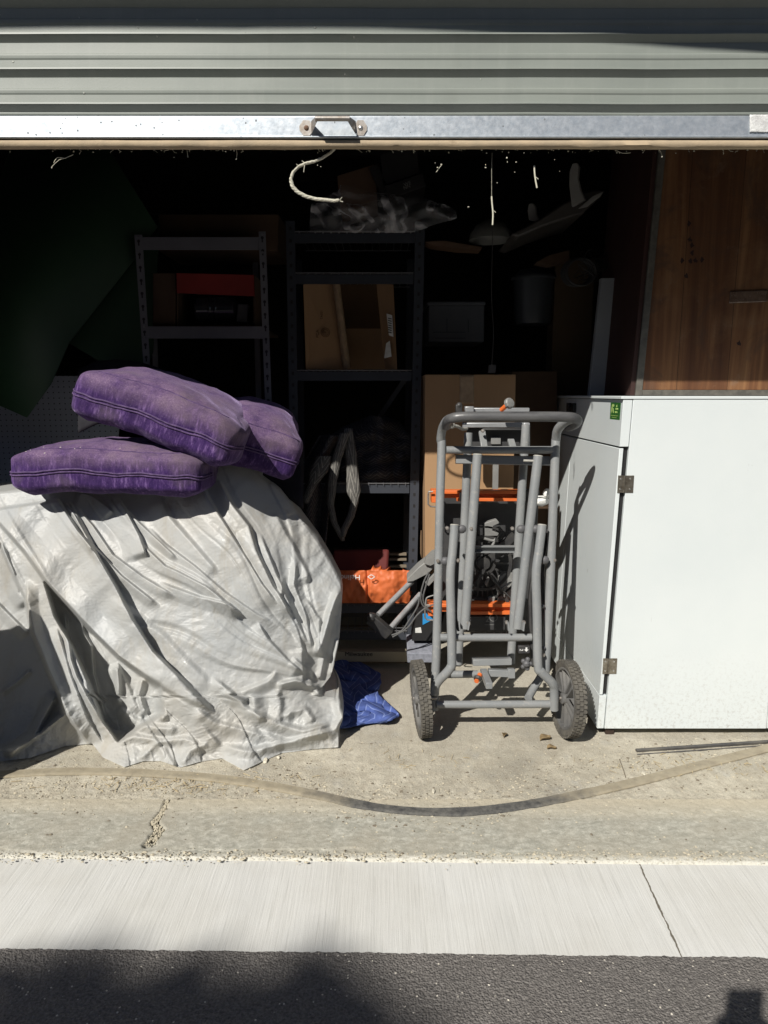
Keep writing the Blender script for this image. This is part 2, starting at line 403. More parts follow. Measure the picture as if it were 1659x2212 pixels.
for j, (a, b) in enumerate([(YD + .016, z3), (YD - .003, z3 - .0005), (YD - .007, z3 - .004), (YD - .007, z2 + .008), (YD - .003, z2 + .003), (YD + .003, z2), (YD + .014, z2 + .002)]):
    for i in range(240):
        x = -1.94 + 3.88 * i / 239; k = .0016 * nz(x, j * .2, 8, 1) + .0008 * nz(x, j, 40, 2)
        pts.append((x, a + k, b + (k * 1.3 if j > 2 else 0)))
mb.grid(pts, 240, 7); build(mb, 'rubber_seal', m_seal, dr, ang=60)
# handle
yf = YD - .006
def oct_(cx, cz, wx, wz, y, c=.28):
    return [(cx + a * wx, y, cz + b * wz) for a, b in ((-1, -c), (-.45, -1), (.45, -1), (1, -c), (1, c), (.45, 1), (-.45, 1), (-1, c))]
hl, hr_ = P(662, 277, yf), P(779, 277, yf)
hd = MB(); a = [hl + Vector((.012, 0, .010)), hl + Vector((.022, -.016, .012)), hl + Vector((.034, -.038, .014))]
bz = hl.z + .010
b = [hr_ + Vector((-.034, -.038, .014)), hr_ + Vector((-.022, -.016, .012)), hr_ + Vector((-.012, 0, .010))]
hd.prism(oct_(hl.x, hl.z, .019, .0195, yf - .0026), (0, .0024, 0)); hd.prism(oct_(hr_.x, hr_.z, .0175, .0195, yf - .0026), (0, .0024, 0))
for q in ((hl, 1), (hr_, -1)):
    p, s_ = q; hd.add([p + Vector((s_ * .013, -.002, -.017)), p + Vector((s_ * .013, -.002, .017)), p + Vector((s_ * .030, -.040, .016)), p + Vector((s_ * .034, -.040, .004))], [(0, 1, 2, 3)])
hd.tube([hl + Vector((.028, -.040, .010)), hr_ + Vector((-.028, -.040, .010))], .0068, 14)
hh = build(hd, 'handle', m_steel_d, dr)
for p, mm in ((hl, m_rust), (hr_, m_wm)):
    r_ = MB(); r_.lathe(p + Vector((0, -.003, 0)), (0, -1, 0), [(-.002, .0075), (0, .007), (.002, .0055), (.0035, .003), (.004, .0001)], 16); rv = build(r_, 'rivet', mm, hh)
    rv['label'] = 'brown rusted rivet' if mm is m_rust else 'bright rivet with rust ring'
# tape label at the right end of the rail
m_tape = M('crinkled_tape', (.70, .71, .70), (.5, .5, .5), 40, .5, bump=.9, bs=60, bd=.004)
mb = MB(); A = P(1619, 286, yf - .0015); B = P(1680, 286, yf - .0015); C = P(1619, 248, yf - .0015); nu = 24; pts = []
for j in range(16):
    for i in range(nu):
        q = A + (B - A) * (i / (nu - 1)) + (C - A) * (j / 15); q.y -= .0018 * abs(math.sin(q.x * 260 + 40 * q.z * 6 + 3 * nz(q.x, q.z, 40))) ; pts.append(q)
mb.grid(pts, nu, 16); build(mb, 'tape_patch', m_tape, dr, solid=.0004)
# ============================================================ TARP OVER A HEAP
def tps(ctrl):
    c = np.array(ctrl, float); xy = c[:, :2] / 500; n = len(c)
    r = np.linalg.norm(xy[:, None] - xy[None], axis=2); K = np.where(r > 0, r * r * np.log(r + 1e-9), 0) + np.eye(n) * 1e-3
    Pm = np.hstack([np.ones((n, 1)), xy]); A = np.block([[K, Pm], [Pm.T, np.zeros((3, 3))]])
    wv = np.linalg.solve(A, np.concatenate([c[:, 2], np.zeros(3)]))
    def f(x, y):
        q = np.stack([x, y], -1) / 500; out = wv[n] + wv[n + 1] * q[..., 0] + wv[n + 2] * q[..., 1]
        for i in range(n):
            d = np.hypot(q[..., 0] - xy[i, 0], q[..., 1] - xy[i, 1]); out = out + wv[i] * np.where(d > 0, d * d * np.log(d + 1e-9), 0)
        return out
    return f
def sstep(t): t = np.clip(t, 0, 1); return t * t * (3 - 2 * t)
def dist_pl(x, y, pl):        # unsigned distance, side (+ = right of travel seen in the picture), position along
    best = np.full(x.shape, 1e9); side = np.zeros(x.shape); along = np.zeros(x.shape); L = 0; tot = sum(math.dist(a, b) for a, b in zip(pl[:-1], pl[1:]))
    for a, b in zip(pl[:-1], pl[1:]):
        dx, dy = b[0] - a[0], b[1] - a[1]; l2 = dx * dx + dy * dy; u = np.clip(((x - a[0]) * dx + (y - a[1]) * dy) / l2, 0, 1)
        qx, qy = x - a[0] - u * dx, y - a[1] - u * dy; d = np.hypot(qx, qy); m = d < best
        best = np.where(m, d, best); side = np.where(m, np.sign(-(dx * qy - dy * qx)), side); along = np.where(m, (L + u * math.sqrt(l2)) / tot, along); L += math.sqrt(l2)
    return best, side, along
def fold(x, y, pl, A, wl, wr, fade=.12):   # ridge: gentle on its left over wl px, steep on its right over wr px
    d, s, a = dist_pl(x, y, pl)
    h = np.where(s < 0, np.exp(-(d / wl) ** 2 * 1.2) * .30 + .7 * np.clip(1 - d / (wl * 1.15), 0, 1), 1 - sstep(d / (wr * .8)))
    return A * h * sstep(a / fade + .05) * sstep((1 - a) / fade + .05)
def poly_in(x, y, pl, wd):    # smoothed inside mask
    ins = np.zeros(x.shape, bool); n = len(pl)
    for i in range(n):
        (x1, y1), (x2, y2) = pl[i], pl[(i + 1) % n]
        c = ((y1 > y) != (y2 > y)) & (x < (x2 - x1) * (y - y1) / (y2 - y1 + 1e-12) + x1); ins ^= c
    d, _, _ = dist_pl(x, y, list(pl) + [pl[0]]); return sstep(.5 + np.where(ins, d, -d) / wd)
def world(x, y, Y):           # arrays of picture positions at depth Y -> points
    rx = (x - CX) / F; ry = (CY - y) / F; dy = cp + ry * sp_; dz = ry * cp - sp_
    return np.stack([rx * Y / dy, Y, H + dz * Y / dy], -1)
def ncrumple(p, s, seed, ridged=True):
    out = np.empty(len(p))
    for i, q in enumerate(p):
        v = noise.noise(Vector((q[0] * s + seed, q[1] * s, q[2] * s))); out[i] = abs(v) if ridged else v
    return out
def np_mesh(name, pts, nu, nv, mat, parent=None, smooth=True, **k):
    pts = pts.reshape(-1, 3); me = bpy.data.meshes.new(name)
    org = np.array(parent['org']) if parent is not None else np.array([pts[:, 0].mean(), pts[:, 1].mean(), pts[:, 2].min()])
    i, j = np.meshgrid(np.arange(nu - 1), np.arange(nv - 1)); a = (j * nu + i).ravel()
    fc = np.stack([a, a + 1, a + nu + 1, a + nu], 1)
    me.vertices.add(len(pts)); me.vertices.foreach_set('co', (pts - org).ravel()); me.loops.add(fc.size); me.loops.foreach_set('vertex_index', fc.ravel())
    me.polygons.add(len(fc)); me.polygons.foreach_set('loop_start', np.arange(0, fc.size, 4)); me.polygons.foreach_set('loop_total', np.full(len(fc), 4))
    me.update(calc_edges=True); me.polygons.foreach_set('use_smooth', np.full(len(fc), smooth))
    uv = me.uv_layers.new(name='UVMap'); U = (np.arange(nu) / (nu - 1)); V = np.arange(nv) / (nv - 1)
    uu = np.stack([np.tile(U, nv), np.repeat(V, nu)], 1); uv.data.foreach_set('uv', uu[fc.ravel()].ravel())
    me.materials.append(mat); o = bpy.data.objects.new(name, me); COL.objects.link(o); o['org'] = tuple(org)
    if parent is not None: o.parent = parent
    else: o.location = org
    tag(o, **k); return o
def tri(x, y, cell, seed, ang=0.0, an=1.0):    # random heights on a triangular lattice, flat facets between
    ca, sa = math.cos(ang), math.sin(ang); X_ = (x * ca + y * sa) / cell; Y2 = (-x * sa + y * ca) / (cell * an)
    s_ = (X_ + Y2) * .366; fx, fy = X_ + s_, Y2 + s_; i = np.floor(fx).astype(int); j = np.floor(fy).astype(int); fx -= i; fy -= j
    rs = np.random.RandomState(seed); T = rs.uniform(-1, 1, (512, 512)); h = lambda a, b: T[a % 512, b % 512]
    a, b, c1, c2 = h(i, j), h(i + 1, j + 1), h(i + 1, j), h(i, j + 1)
    return np.where(fx > fy, a * (1 - fx) + c1 * (fx - fy) + b * fy, a * (1 - fy) + c2 * (fy - fx) + b * fx)
t = NT('plastic_sheeting')
n1 = t.noise(3.2, 5, .6); n2 = t.noise(14, 5, .65)
c = t.ramp(n1, (.34, (.52, .54, .545)), (.52, (.545, .55, .535)), (.70, (.55, .535, .495)))
c = t.mix(t.ramp(t.noise(5, 6, .7, dist=.5, co=t.map(None, (2.2, 1, .7), (0, .5, 0))), (.54, 0), (.76, .55)), c, (.42, .37, .28))
b1 = t.bump(t.noise(60, 3, .55, dist=1.0, co=t.map(None, (1, 1, 2.2), (0, .9, 0))), .14, .003)
b1 = t.bump(t.voro(95, 'F1', co=t.map(None, (1, 1, 1.5), (0, .7, 0))), .10, .002, b1)
t.out(c, t.ramp(t.noise(8, 6, .75), (.30, .14), (.36, .40), (.7, .50)), 0, b1, .42)
tr = t.n('ShaderNodeBsdfTranslucent'); t.t.links.new(c, tr.inputs[0]); t.t.links.new(b1, tr.inputs['Normal'])
mx = t.n('ShaderNodeMixShader'); mx.inputs[0].default_value = .32; outn = [n for n in t.t.nodes if n.type == 'OUTPUT_MATERIAL'][0]
t.t.links.new(t.b.outputs[0], mx.inputs[1]); t.t.links.new(tr.outputs[0], mx.inputs[2]); t.t.links.new(mx.outputs[0], outn.inputs[0])
m_tarp = t.m
bx = [(-260, 1640), (-80, 1640), (0, 1645), (65, 1637), (140, 1612), (199, 1606), (222, 1636), (268, 1657), (310, 1644), (347, 1644), (389, 1658), (430, 1646), (479, 1638), (526, 1664), (606, 1627), (680, 1618), (732, 1614)]
tx = [(-260, 1066), (0, 1066), (250, 1045), (420, 1020), (500, 1004), (535, 1012), (560, 1030), (732, 1060)]
rx = [(1000, 545), (1012, 548), (1031, 560), (1059, 600), (1090, 626), (1124, 650), (1170, 684), (1219, 713), (1262, 735), (1285, 738), (1339, 735), (1390, 731), (1440, 721), (1462, 714), (1492, 690), (1502, 694), (1507, 722), (1530, 736), (1555, 740), (1578, 731), (1614, 731), (1700, 731)]
bxa, txa, rxa = (np.array(q, float) for q in (bx, tx, rx))
NU, NV = 660, 480
u = np.linspace(0, 1, NU)[None, :].repeat(NV, 0); v = np.linspace(0, 1, NV)[:, None].repeat(NU, 1)
x = -250 + u * 950; y = 1060 + v * 560
for _ in range(60):
    xr_ = np.interp(y, rxa[:, 0], rxa[:, 1]); nx_ = -250 + u * (xr_ + 250)
    yt = np.interp(x, txa[:, 0], txa[:, 1]); yb = np.interp(x, bxa[:, 0], bxa[:, 1]); ny_ = yt + v * (yb - yt)
    x = x * .6 + nx_ * .4; y = y * .6 + ny_ * .4
gy = lambda a, b: G(a, b, .004).y
ctrl = [(-250, 1066, 2.55), (0, 1068, 2.54), (250, 1050, 2.56), (430, 1025, 2.58), (530, 1010, 2.68), (600, 1059, 2.72), (650, 1124, 2.70), (713, 1219, 2.64), (736, 1275, 2.56), (735, 1390, 2.50), (690, 1490, 2.43), (740, 1555, 2.36),
        (-250, 1250, 2.45), (0, 1200, 2.44), (200, 1200, 2.42), (400, 1180, 2.44), (520, 1130, 2.50), (600, 1200, 2.50), (650, 1300, 2.46), (0, 1400, 2.38), (200, 1400, 2.34), (400, 1400, 2.31), (540, 1370, 2.35), (640, 1430, 2.38), (-250, 1450, 2.36),
        (0, 1550, 2.30), (160, 1550, 2.29), (300, 1560, 2.27), (430, 1560, 2.25), (560, 1540, 2.28), (660, 1560, 2.31)] + [(a, b, gy(a, b)) for a, b in bx]
base = tps(ctrl)(x, y)
rel = np.zeros(x.shape)
# recesses (further from the viewer) and the plates that stand in front of them
E1 = [(-40, 1105), (0, 1132), (53, 1192), (99.5, 1257), (162, 1324), (181, 1349), (255, 1418), (299, 1453), (361, 1492), (417, 1535), (470, 1605)]
C1 = [(126, 1080), (169, 1146), (208, 1195), (250, 1264), (285, 1334), (331, 1406), (384, 1458), (426, 1503), (470, 1545)]
rel -= .15 * poly_in(x, y, [(98, 1258), (162, 1326), (255, 1420), (345, 1484), (352, 1540), (300, 1570), (255, 1600), (225, 1560), (195, 1480), (160, 1400), (120, 1330)], 8)
rel -= .085 * poly_in(x, y, [(-300, 1150), (0, 1176), (28, 1239), (58, 1308), (70, 1371), (86, 1406), (104, 1453), (126, 1500), (134, 1545), (60, 1605), (-20, 1622), (-300, 1620)], 9)
rel += .05 * poly_in(x, y, E1[:-2] + C1[::-1], 6) * sstep((1580 - y) / 120)
rel += .028 * fold(x, y, C1, 1, 45, 4)
rel += fold(x, y, [(b, a) for a, b in [(a[1], a[0]) for a in E1]][::-1], .028, 40, 5)   # travelled upwards: steep side is lower left
rel += .016 * np.sin((x + y * .7) / 21) * poly_in(x, y, E1[:-2] + C1[::-1], 40) * .5
for pl, A, wl, wr in [
    ([(139, 1086), (160, 1112), (204, 1190)], .022, 9, 4), ([(148, 1080), (204, 1183), (262, 1245), (347, 1312)], .024, 16, 5),
    ([(156, 1086), (200, 1136), (243, 1199), (308, 1247), (380, 1290)], .020, 18, 5), ([(165, 1062), (200, 1072), (232, 1096), (245, 1110)], .016, 30, 6),
    ([(252, 1072), (280, 1120), (301, 1158), (316, 1206)], .030, 40, 5), ([(266, 1095), (300, 1130), (384, 1209)], .015, 12, 5),
    ([(300, 1170), (357, 1224), (380, 1234), (445, 1268), (523, 1328)], .022, 20, 5), ([(345, 1260), (430, 1290), (495, 1306), (523, 1328)], .022, 22, 6),
    ([(320, 1140), (356, 1176), (420, 1224), (486, 1281), (553, 1327), (600, 1350)], .017, 26, 6), ([(340, 1068), (365, 1120), (400, 1160), (470, 1240)], .014, 30, 14),
    ([(436, 1044), (452, 1080), (477, 1119), (532, 1207), (565, 1262), (602, 1309)], .026, 55, 5), ([(470, 1036), (500, 1091), (537, 1137), (553, 1191), (588, 1265), (634, 1339)], .034, 26, 9),
    ([(560, 1150), (580, 1200), (600, 1250), (640, 1340), (668, 1400)], .020, 14, 7), ([(592, 1108), (612, 1145), (630, 1177), (662, 1238), (668, 1262)], .020, 28, 12),
    ([(656, 1290), (690, 1340), (685, 1420)], .018, 22, 8), ([(640, 1210), (634, 1262), (660, 1330), (674, 1405)], .016, 10, 6),
    ([(735, 1266), (714, 1320), (700, 1370), (684, 1420)], .035, 9, 20), ([(613, 1240), (606, 1290), (640, 1360), (662, 1430)], .015, 10, 8),
    ([(556, 1344), (579, 1381), (620, 1425), (653, 1453)], .022, 30, 5), ([(230, 1290), (290, 1330), (350, 1375), (410, 1440), (460, 1490)], .012, 30, 20),
    ([(60, 1250), (58, 1308), (70, 1371), (88, 1406), (106, 1453), (128, 1500), (148, 1546), (200, 1617)][::-1], .03, 22, 5),
    ([(120, 1352), (132, 1390), (150, 1455), (187, 1552), (224, 1612)], .018, 22, 6), ([(139, 1320), (153, 1425), (165, 1460), (187, 1503), (222, 1564)], .020, 9, 5),
    ([(172, 1330), (182, 1370), (197, 1395), (202, 1455), (229, 1554)], .020, 16, 6), ([(252, 1439), (256, 1480), (255, 1524)], .03, 9, 12), ([(252, 1430), (280, 1490), (300, 1540)], .02, 30, 6),
    ([(308, 1462), (298, 1500), (310, 1548)][::-1], .03, 12, 8), ([(344, 1492), (342, 1520), (352, 1560)][::-1], .03, 14, 8), ([(255, 1525), (290, 1556), (330, 1572), (384, 1575)], .022, 16, 12),
    ([(0, 1172), (28, 1239), (40, 1280), (58, 1312)], .03, 22, 7), ([(-20, 1290), (20, 1330), (62, 1372)], .02, 18, 8), ([(122, 1496), (96, 1546), (72, 1590), (10, 1636)], .045, 16, 14), ([(140, 1540), (90, 1580), (20, 1632)], .03, 12, 8), ([(0, 1500), (40, 1470), (68, 1445)], .02, 8, 5),
    ([(356, 1492), (390, 1520), (417, 1543), (450, 1585), (480, 1614)], .022, 30, 8), ([(455, 1462), (500, 1496), (542, 1536), (600, 1562), (655, 1578), (720, 1562)], .030, 20, 7),
    ([(418, 1528), (470, 1562), (546, 1580), (620, 1600)], .022, 20, 7), ([(597, 1480), (640, 1470), (682, 1484), (694, 1510)], .030, 12, 10),
    ([(545, 1500), (548, 1540), (566, 1560)][::-1], .022, 20, 10), ([(600, 1490), (608, 1520), (606, 1560)], .020, 24, 8), ([(610, 1548), (630, 1536), (660, 1530), (680, 1560)], .022, 14, 8),
    ([(470, 1500), (520, 1496), (580, 1472), (600, 1450)], .016, 18, 10), ([(650, 1400), (655, 1450), (652, 1482)], .018, 26, 8), ([(632, 1420), (668, 1450), (676, 1490)], .016, 20, 6),
    ([(480, 1612), (540, 1622), (600, 1608), (700, 1582), (731, 1576)], .024, 16, 9), ([(250, 1604), (290, 1590), (350, 1600), (400, 1596), (440, 1612)], .022, 12, 9),
    ([(300, 1640), (330, 1610), (352, 1600)], .016, 12, 8), ([(389, 1652), (410, 1620), (450, 1606)], .018, 14, 8), ([(352, 1610), (366, 1640), (380, 1655)], .018, 14, 8), ([(715, 1460), (722, 1420), (731, 1380)], .016, 8, 8),
    ([(727, 1510), (738, 1550), (722, 1580)], .026, 10, 10), ([(690, 1390), (700, 1420), (690, 1470)], .016, 10, 8), ([(180, 1470), (220, 1560), (256, 1600)], .014, 20, 10)]:
    rel += fold(x, y, pl, A * 1.35, wl, wr)
p0 = world(x, y, base - rel).reshape(-1, 3)
wgt = (.55 + .9 * sstep((x - 560) / 80) * sstep((1420 - y) / 100) + .9 * sstep((y - 1470) / 80)).ravel()
wx = x + 9 * np.sin(y / 31 + 2 * np.sin(x / 47)); wy = y + 9 * np.sin(x / 27 + 1.5 * np.sin(y / 39))
cr = .78 * (.0046 * tri(wx, wy, 30, 1, .95, 3.4) + .0030 * tri(wx, wy, 14, 2, .6, 1.9) + .0020 * np.abs(tri(wx, wy, 8, 3, 1.2, 2.2)) + .0009 * tri(wx, wy, 4, 12, .4, 1.5)).ravel() * wgt * .9 - .002 * (ncrumple(p0, 9, 3) - .2)
gx, gyy = 716., 1480.; th2 = np.arctan2(gyy - y, gx - x); rr5 = np.hypot(gyy - y, gx - x)
def knots(c_, lo, hi, n_, seed, sk=.5):
    r_ = np.random.RandomState(seed); kx = np.sort(r_.uniform(lo, hi, n_)); ky = r_.uniform(-1, 1, n_); return np.interp(c_, kx, ky)
thw = th2 + .035 * np.sin(rr5 / 85) + .02 * np.sin(rr5 / 37 + 2)
m1 = sstep((rr5 - 30) / 160) * sstep((x - 230) / 120) * sstep((1500 - y) / 60)
mixv = .5 + .5 * np.sin(rr5 / 120 + 3 * th2)
pl1 = (knots(thw, -.3, 2.4, 46, 5) * mixv + knots(thw, -.3, 2.4, 60, 8) * (1 - mixv)) * .0100 * m1
sl = x * .84 - y * .54 + 6 * np.sin((x + y) / 90) + 3 * np.sin(y / 33)
pl2 = knots(sl, -1200, 500, 90, 11) * .0065 * (1 - m1) * (.6 + .4 * np.sin(y / 60 + x / 90))
pp = pl1 + pl2
for _ in range(3): pp[1:-1, 1:-1] = (pp[1:-1, 1:-1] * 2 + pp[:-2, 1:-1] + pp[2:, 1:-1] + pp[1:-1, :-2] + pp[1:-1, 2:]) / 6
rel = rel + pp * 1.25
def blur(a_, n_):
    a_ = a_.copy()
    for _ in range(n_): a_[1:-1, 1:-1] = (a_[1:-1, 1:-1] * 2 + a_[:-2, 1:-1] + a_[2:, 1:-1] + a_[1:-1, :-2] + a_[1:-1, 2:]) / 6
    return a_
lowm = sstep((y - 1440) / 70) * sstep((x - 230) / 60); rel = blur(rel, 2) * (1 - lowm) + blur(rel, 16) * lowm
gth = knots(np.arctan2(y - 1330, x - 250) + .05 * np.sin(np.hypot(x - 250, y - 1330) / 40), -3.2, 3.2, 150, 21); rel = rel + lowm * sstep((y - 1470) / 90) * .006 * gth
lowf = .006 * ncrumple(p0, 5.5, 20, False)
Yt = (base - rel) + (cr + lowf).reshape(x.shape)
# stay on or above the ground
pw = world(x, y, Yt); low = pw[..., 2] < .003
dyy = cp + (CY - y) / F * sp_; dzz = (CY - y) / F * cp - sp_; yg = (H - .003) * dyy / (-dzz)
Yt = np.where((dzz < 0) & (Yt > yg), yg, Yt); pw = world(x, y, Yt)
# right hem turns back behind the heap, top goes back under the cushions
extra = []; e = pw[:, -1, :]
for k in range(1, 14):
    a = k / 13; s_ = e.copy(); s_[:, 0] -= .10 * a * a; s_[:, 1] += .50 * (a ** .8) ; s_[:, 2] = np.maximum(s_[:, 2] * (1 - .04 * a), .003); extra.append(s_)
pw = np.concatenate([pw] + [q[:, None, :] for q in extra], 1)
top = []; e = pw[0]
for k in range(10, 0, -1):
    a = k / 10; s_ = e.copy(); s_[:, 1] += .55 * a; s_[:, 2] += .01 * math.sin(a * 3) + .008 * np.sin(s_[:, 0] * 9 + a * 4) - .05 * a * a; top.append(s_)
pw = np.concatenate([np.array(top), pw], 0)
tarp = np_mesh('plastic_tarp', pw, pw.shape[1], pw.shape[0], m_tarp, label='creased translucent white plastic dust sheet draped over a large heap', cat='tarp')
# ============================================================ CUSHIONS
t = NT('purple_velvet'); X, Y_, Z = t.xyz()
st = t.noise(55, 5, .7, stretch=(1.6, 1.6, .35)); pa = t.noise(9, 6, .65); fi = t.noise(210, 3, .6)
c = t.ramp(st, (.38, (.024, .009, .064)), (.54, (.058, .027, .115)), (.72, (.24, .145, .35)))
c = t.mix(t.ramp(pa, (.34, .7), (.6, 0)), c, (.032, .015, .062))
geo = t.n('ShaderNodeNewGeometry'); nn = t.xyz(geo.outputs['Normal'])
dust = t.math('MULTIPLY', t.ramp(t.math('MULTIPLY', Z, 8.0), (.05, 0), (.42, 1)), t.ramp(t.noise(11, 6, .75), (.32, .15), (.60, .95)))
c = t.mix(dust, c, t.ramp(fi, (.3, (.115, .07, .135)), (.7, (.20, .135, .215))))
c = t.mix(t.ramp(fi, (.60, 0), (.72, .12)), c, (.42, .33, .50))
c = t.mix(t.ramp(t.noise(4.5, 4, .6), (.50, 0), (.66, .5)), c, (.13, .10, .10))
m_velvet = t.out(c, .85, 0, t.bump(st, .35, .004, t.bump(fi, .35, .0015)), .15)
t.set(t.b, 'Sheen Weight', .30); t.set(t.b, 'Sheen Roughness', .4); t.set(t.b, 'Sheen Tint', (.75, .6, 1, 1))
m_zip = M('purple_piping', (.045, .022, .08), (.11, .065, .16), 60, .8, bump=.5, bs=300)
def frame(A, B, C):
    A, B, C = Vector(A), Vector(B), Vector(C); X = (B - A).normalized(); Zv = (C - A); Zv = (Zv - X * Zv.dot(X)).normalized(); Yv = Zv.cross(X)
    return X, Yv, Zv, (B - A).length, (C - A).length
def cushion(name, A, B, C, depth, label, seed, group=None, sag=.012, lumps=.012, cat='cushion', mat=None):
    X, Yv, Zv, wd, th = frame(A, B, C); o = thing(name, (0, 0, 0), label, cat, group); o['org'] = (0, 0, 0)
    M4 = Matrix((X, Yv, Zv)).transposed().to_4x4(); M4.translation = Vector(A) + X * wd / 2 + Yv * depth / 2 + Zv * th / 2; o.matrix_world = M4
    def mp(u, v, w_):
        p = 9.0; n_ = (abs(u) ** p + abs(v) ** p) ** (1 / p); 
        if n_ > 1e-6:
            k = max(abs(u), abs(v)) / n_; u2, v2 = u * k, v * k
        else: u2, v2 = u, v
        cr_ = max(abs(u), abs(v)); e = 1 - .14 * max(0, (abs(w_) - .55) / .45) ** 2 * (cr_ ** 3)
        th_ = (.93 + (.38 if w_ > 0 else .10) * (1 - abs(u) ** 2.8) * (1 - abs(v) ** 2.8))
        pt = Vector((u2 * e * wd / 2 * (1 - .02 * w_ * w_), v2 * e * depth / 2, w_ * th_ * th / 2))
        q = pt * 7 + Vector((seed, 0, 0)); pt += noise.noise_vector(q) * lumps + noise.noise_vector(pt * 22 + Vector((seed, 3, 0))) * lumps * .30
        pt.z -= sag * (abs(u) ** 2); return pt
    bm = bmesh.new(); bmesh.ops.create_cube(bm, size=2); bmesh.ops.subdivide_edges(bm, edges=bm.edges, cuts=46, use_grid_fill=True)
    for vv in bm.verts: vv.co = mp(*vv.co)
    me = bpy.data.meshes.new('cover'); bm.to_mesh(me); bm.free(); me.polygons.foreach_set('use_smooth', [True] * len(me.polygons)); me.materials.append(mat or m_velvet)
    c_ = bpy.data.objects.new('cover', me); COL.objects.link(c_); c_.parent = o
    for nm, w0, rr in (('zip', .02, .0032), ('zip', -.10, .0028)):
        mb = MB(); pts = [mp(-1.005, -.6 - .4 * k / 6, w0) for k in range(6)] + [mp(-1 + 2 * k / 40, -1.008, w0) for k in range(41)] + [mp(1.005, -1 + .5 * k / 6, w0) for k in range(1, 7)]
        mb.tube(pts, rr, 8); b = build(mb, nm, m_zip, None, org0=True); b.parent = o; b.name = 'piping'
    for sgn in (1,):
        mb = MB(); n_ = 60
        pts = [mp(-1 + 2 * k / n_, -1.0, .97 * sgn) for k in range(n_ + 1)]; mb.tube(pts, .0022, 6); b = build(mb, 'seam', m_zip, None, org0=True); b.parent = o
    return o
GRP = 'purple velvet cushions piled on the plastic sheet'
cu1 = cushion('velvet_cushion', P(8, 1066, 2.33), P(440, 1074, 2.36), P(10, 964, 2.335), .56, 'flat purple velvet cushion with white paint flecks, lowest of the pile', 1, GRP)
cushion('velvet_cushion', P(132, 893, 2.38), P(488, 1022, 2.36), P(150, 770, 2.375), .54, 'dusty purple velvet cushion slanting down to the right, topmost of the pile', 5, GRP)
cushion('velvet_cushion', P(455, 1000, 2.54), P(634, 1050, 2.62), P(482, 895, 2.51), .44, 'purple velvet cushion poking out behind the slanting one at its right end', 9, GRP)
m_fleck = M('white_fleck', (.50, .45, .42), None, 60, .8, bump=0); mb = MB()
bpy.context.view_layer.update(); cv = cu1.children[0]; inv = cu1.matrix_world.inverted(); co = [cu1.matrix_world @ v_.co for v_ in cv.data.vertices]
def to_px(p): q_ = Vector((p.x, p.y, p.z - H)); zc = q_.y * cp - q_.z * sp_; return CX + F * q_.x / zc, CY - F * (q_.y * sp_ + q_.z * cp) / zc
pxs = [(to_px(p), p) for p in co if p.y < 2.62]
for a, b, s_ in ((55, 972, 2.5), (72, 969, 2), (66, 974, 1.8), (96, 971, 3), (98, 978, 2.6), (94, 966, 2), (130, 966, 2.8), (160, 968, 2), (175, 964, 2), (256, 966, 1.6), (84, 974, 1.5), (103, 970, 1.6)):
    cand = sorted(pxs, key=lambda q_: math.dist(q_[0], (a, b)))[:3]; p = min(cand, key=lambda q_: q_[1].y)[1]; mb.ball(p, s_ * .0010, 8, (1.3, .8, .8))
for o in each(mb, 'paint_fleck', m_fleck, None, org0=True): o.parent = cu1; o.matrix_parent_inverse = inv
# ============================================================ WHITE CABINET
t = NT('white_laminate'); 
t_bump = t.bump(t.noise(160, 3, .5), .22, .0012)
c = t.ramp(t.noise(2.2, 5, .6), (.35, (.60, .645, .65)), (.65, (.64, .68, .68)))
X, Y_, Z = t.xyz()
low = t.ramp(Z, (.0, .7), (.34, 0)); gr = t.ramp(t.noise(70, 6, .8), (.50, 0), (.62, 1))
c = t.mix(t.math('MULTIPLY', low, gr), c, (.42, .42, .40))
c = t.mix(t.ramp(t.noise(13, 3, .8), (.70, 0), (.74, .45)), c, (.40, .40, .39)); c = t.mix(t.ramp(t.noise(5, 4, .7, stretch=(6, 6, .8)), (.70, 0), (.74, .3)), c, (.42, .42, .41)); c = t.mix(t.ramp(t.noise(4, 3, .6, stretch=(1, 1, 20)), (.74, 0), (.76, .3)), c, (.45, .45, .44))
m_white = t.out(c, .32, 0, t_bump, .45)
m_black = M('matt_black', (.014, .014, .015), None, 20, .55, bump=0)
m_dwood = M('dark_wood', (.06, .035, .022), (.03, .018, .012), 8, .8, stretch=(1, 1, .15))
m_hinge = M('brass_hinge', (.40, .37, .31), (.22, .19, .15), 50, .35, .85, bump=.2)
m_chrome = M('bright_screw', (.8, .8, .78), None, 30, .25, .9, bump=0)
YC = 2.39
def CB(px, py, d=0.0):
    p = P(px, py, YC); p.y += d; return p
cab = thing('cabinet', CB(1500, 1580), 'tall white laminate cabinet with brass hinges and a small green sticker', 'cabinet')
zt, zb = CB(1360, 863).z, CB(1300, 1574).z
def ex(px_t, px_b, z):        # x of an edge line given at the top and the bottom of the front
    a, b = CB(px_t, 863), CB(px_b, 1574); k = (z - b.z) / (a.z - b.z); return b.x + (a.x - b.x) * k
def slab(pt0, pb0, pt1, pb1, z0, z1, y0, y1):    # between two slanting edge lines
    q = lambda a, b, z, y: (ex(a, b, z), YC + y, z)
    return [q(pt0, pb0, z0, y0), q(pt1, pb1, z0, y0), q(pt1, pb1, z0, y1), q(pt0, pb0, z0, y1), q(pt0, pb0, z1, y0), q(pt1, pb1, z1, y0), q(pt1, pb1, z1, y1), q(pt0, pb0, z1, y1)]
DP = 1.24
mb = MB(); mb.hexa(slab(1368.5, 1306, 1712, 1655, zb, zt, .0, DP)); build(mb, 'end_panel', m_white, cab, bevel=.0012)
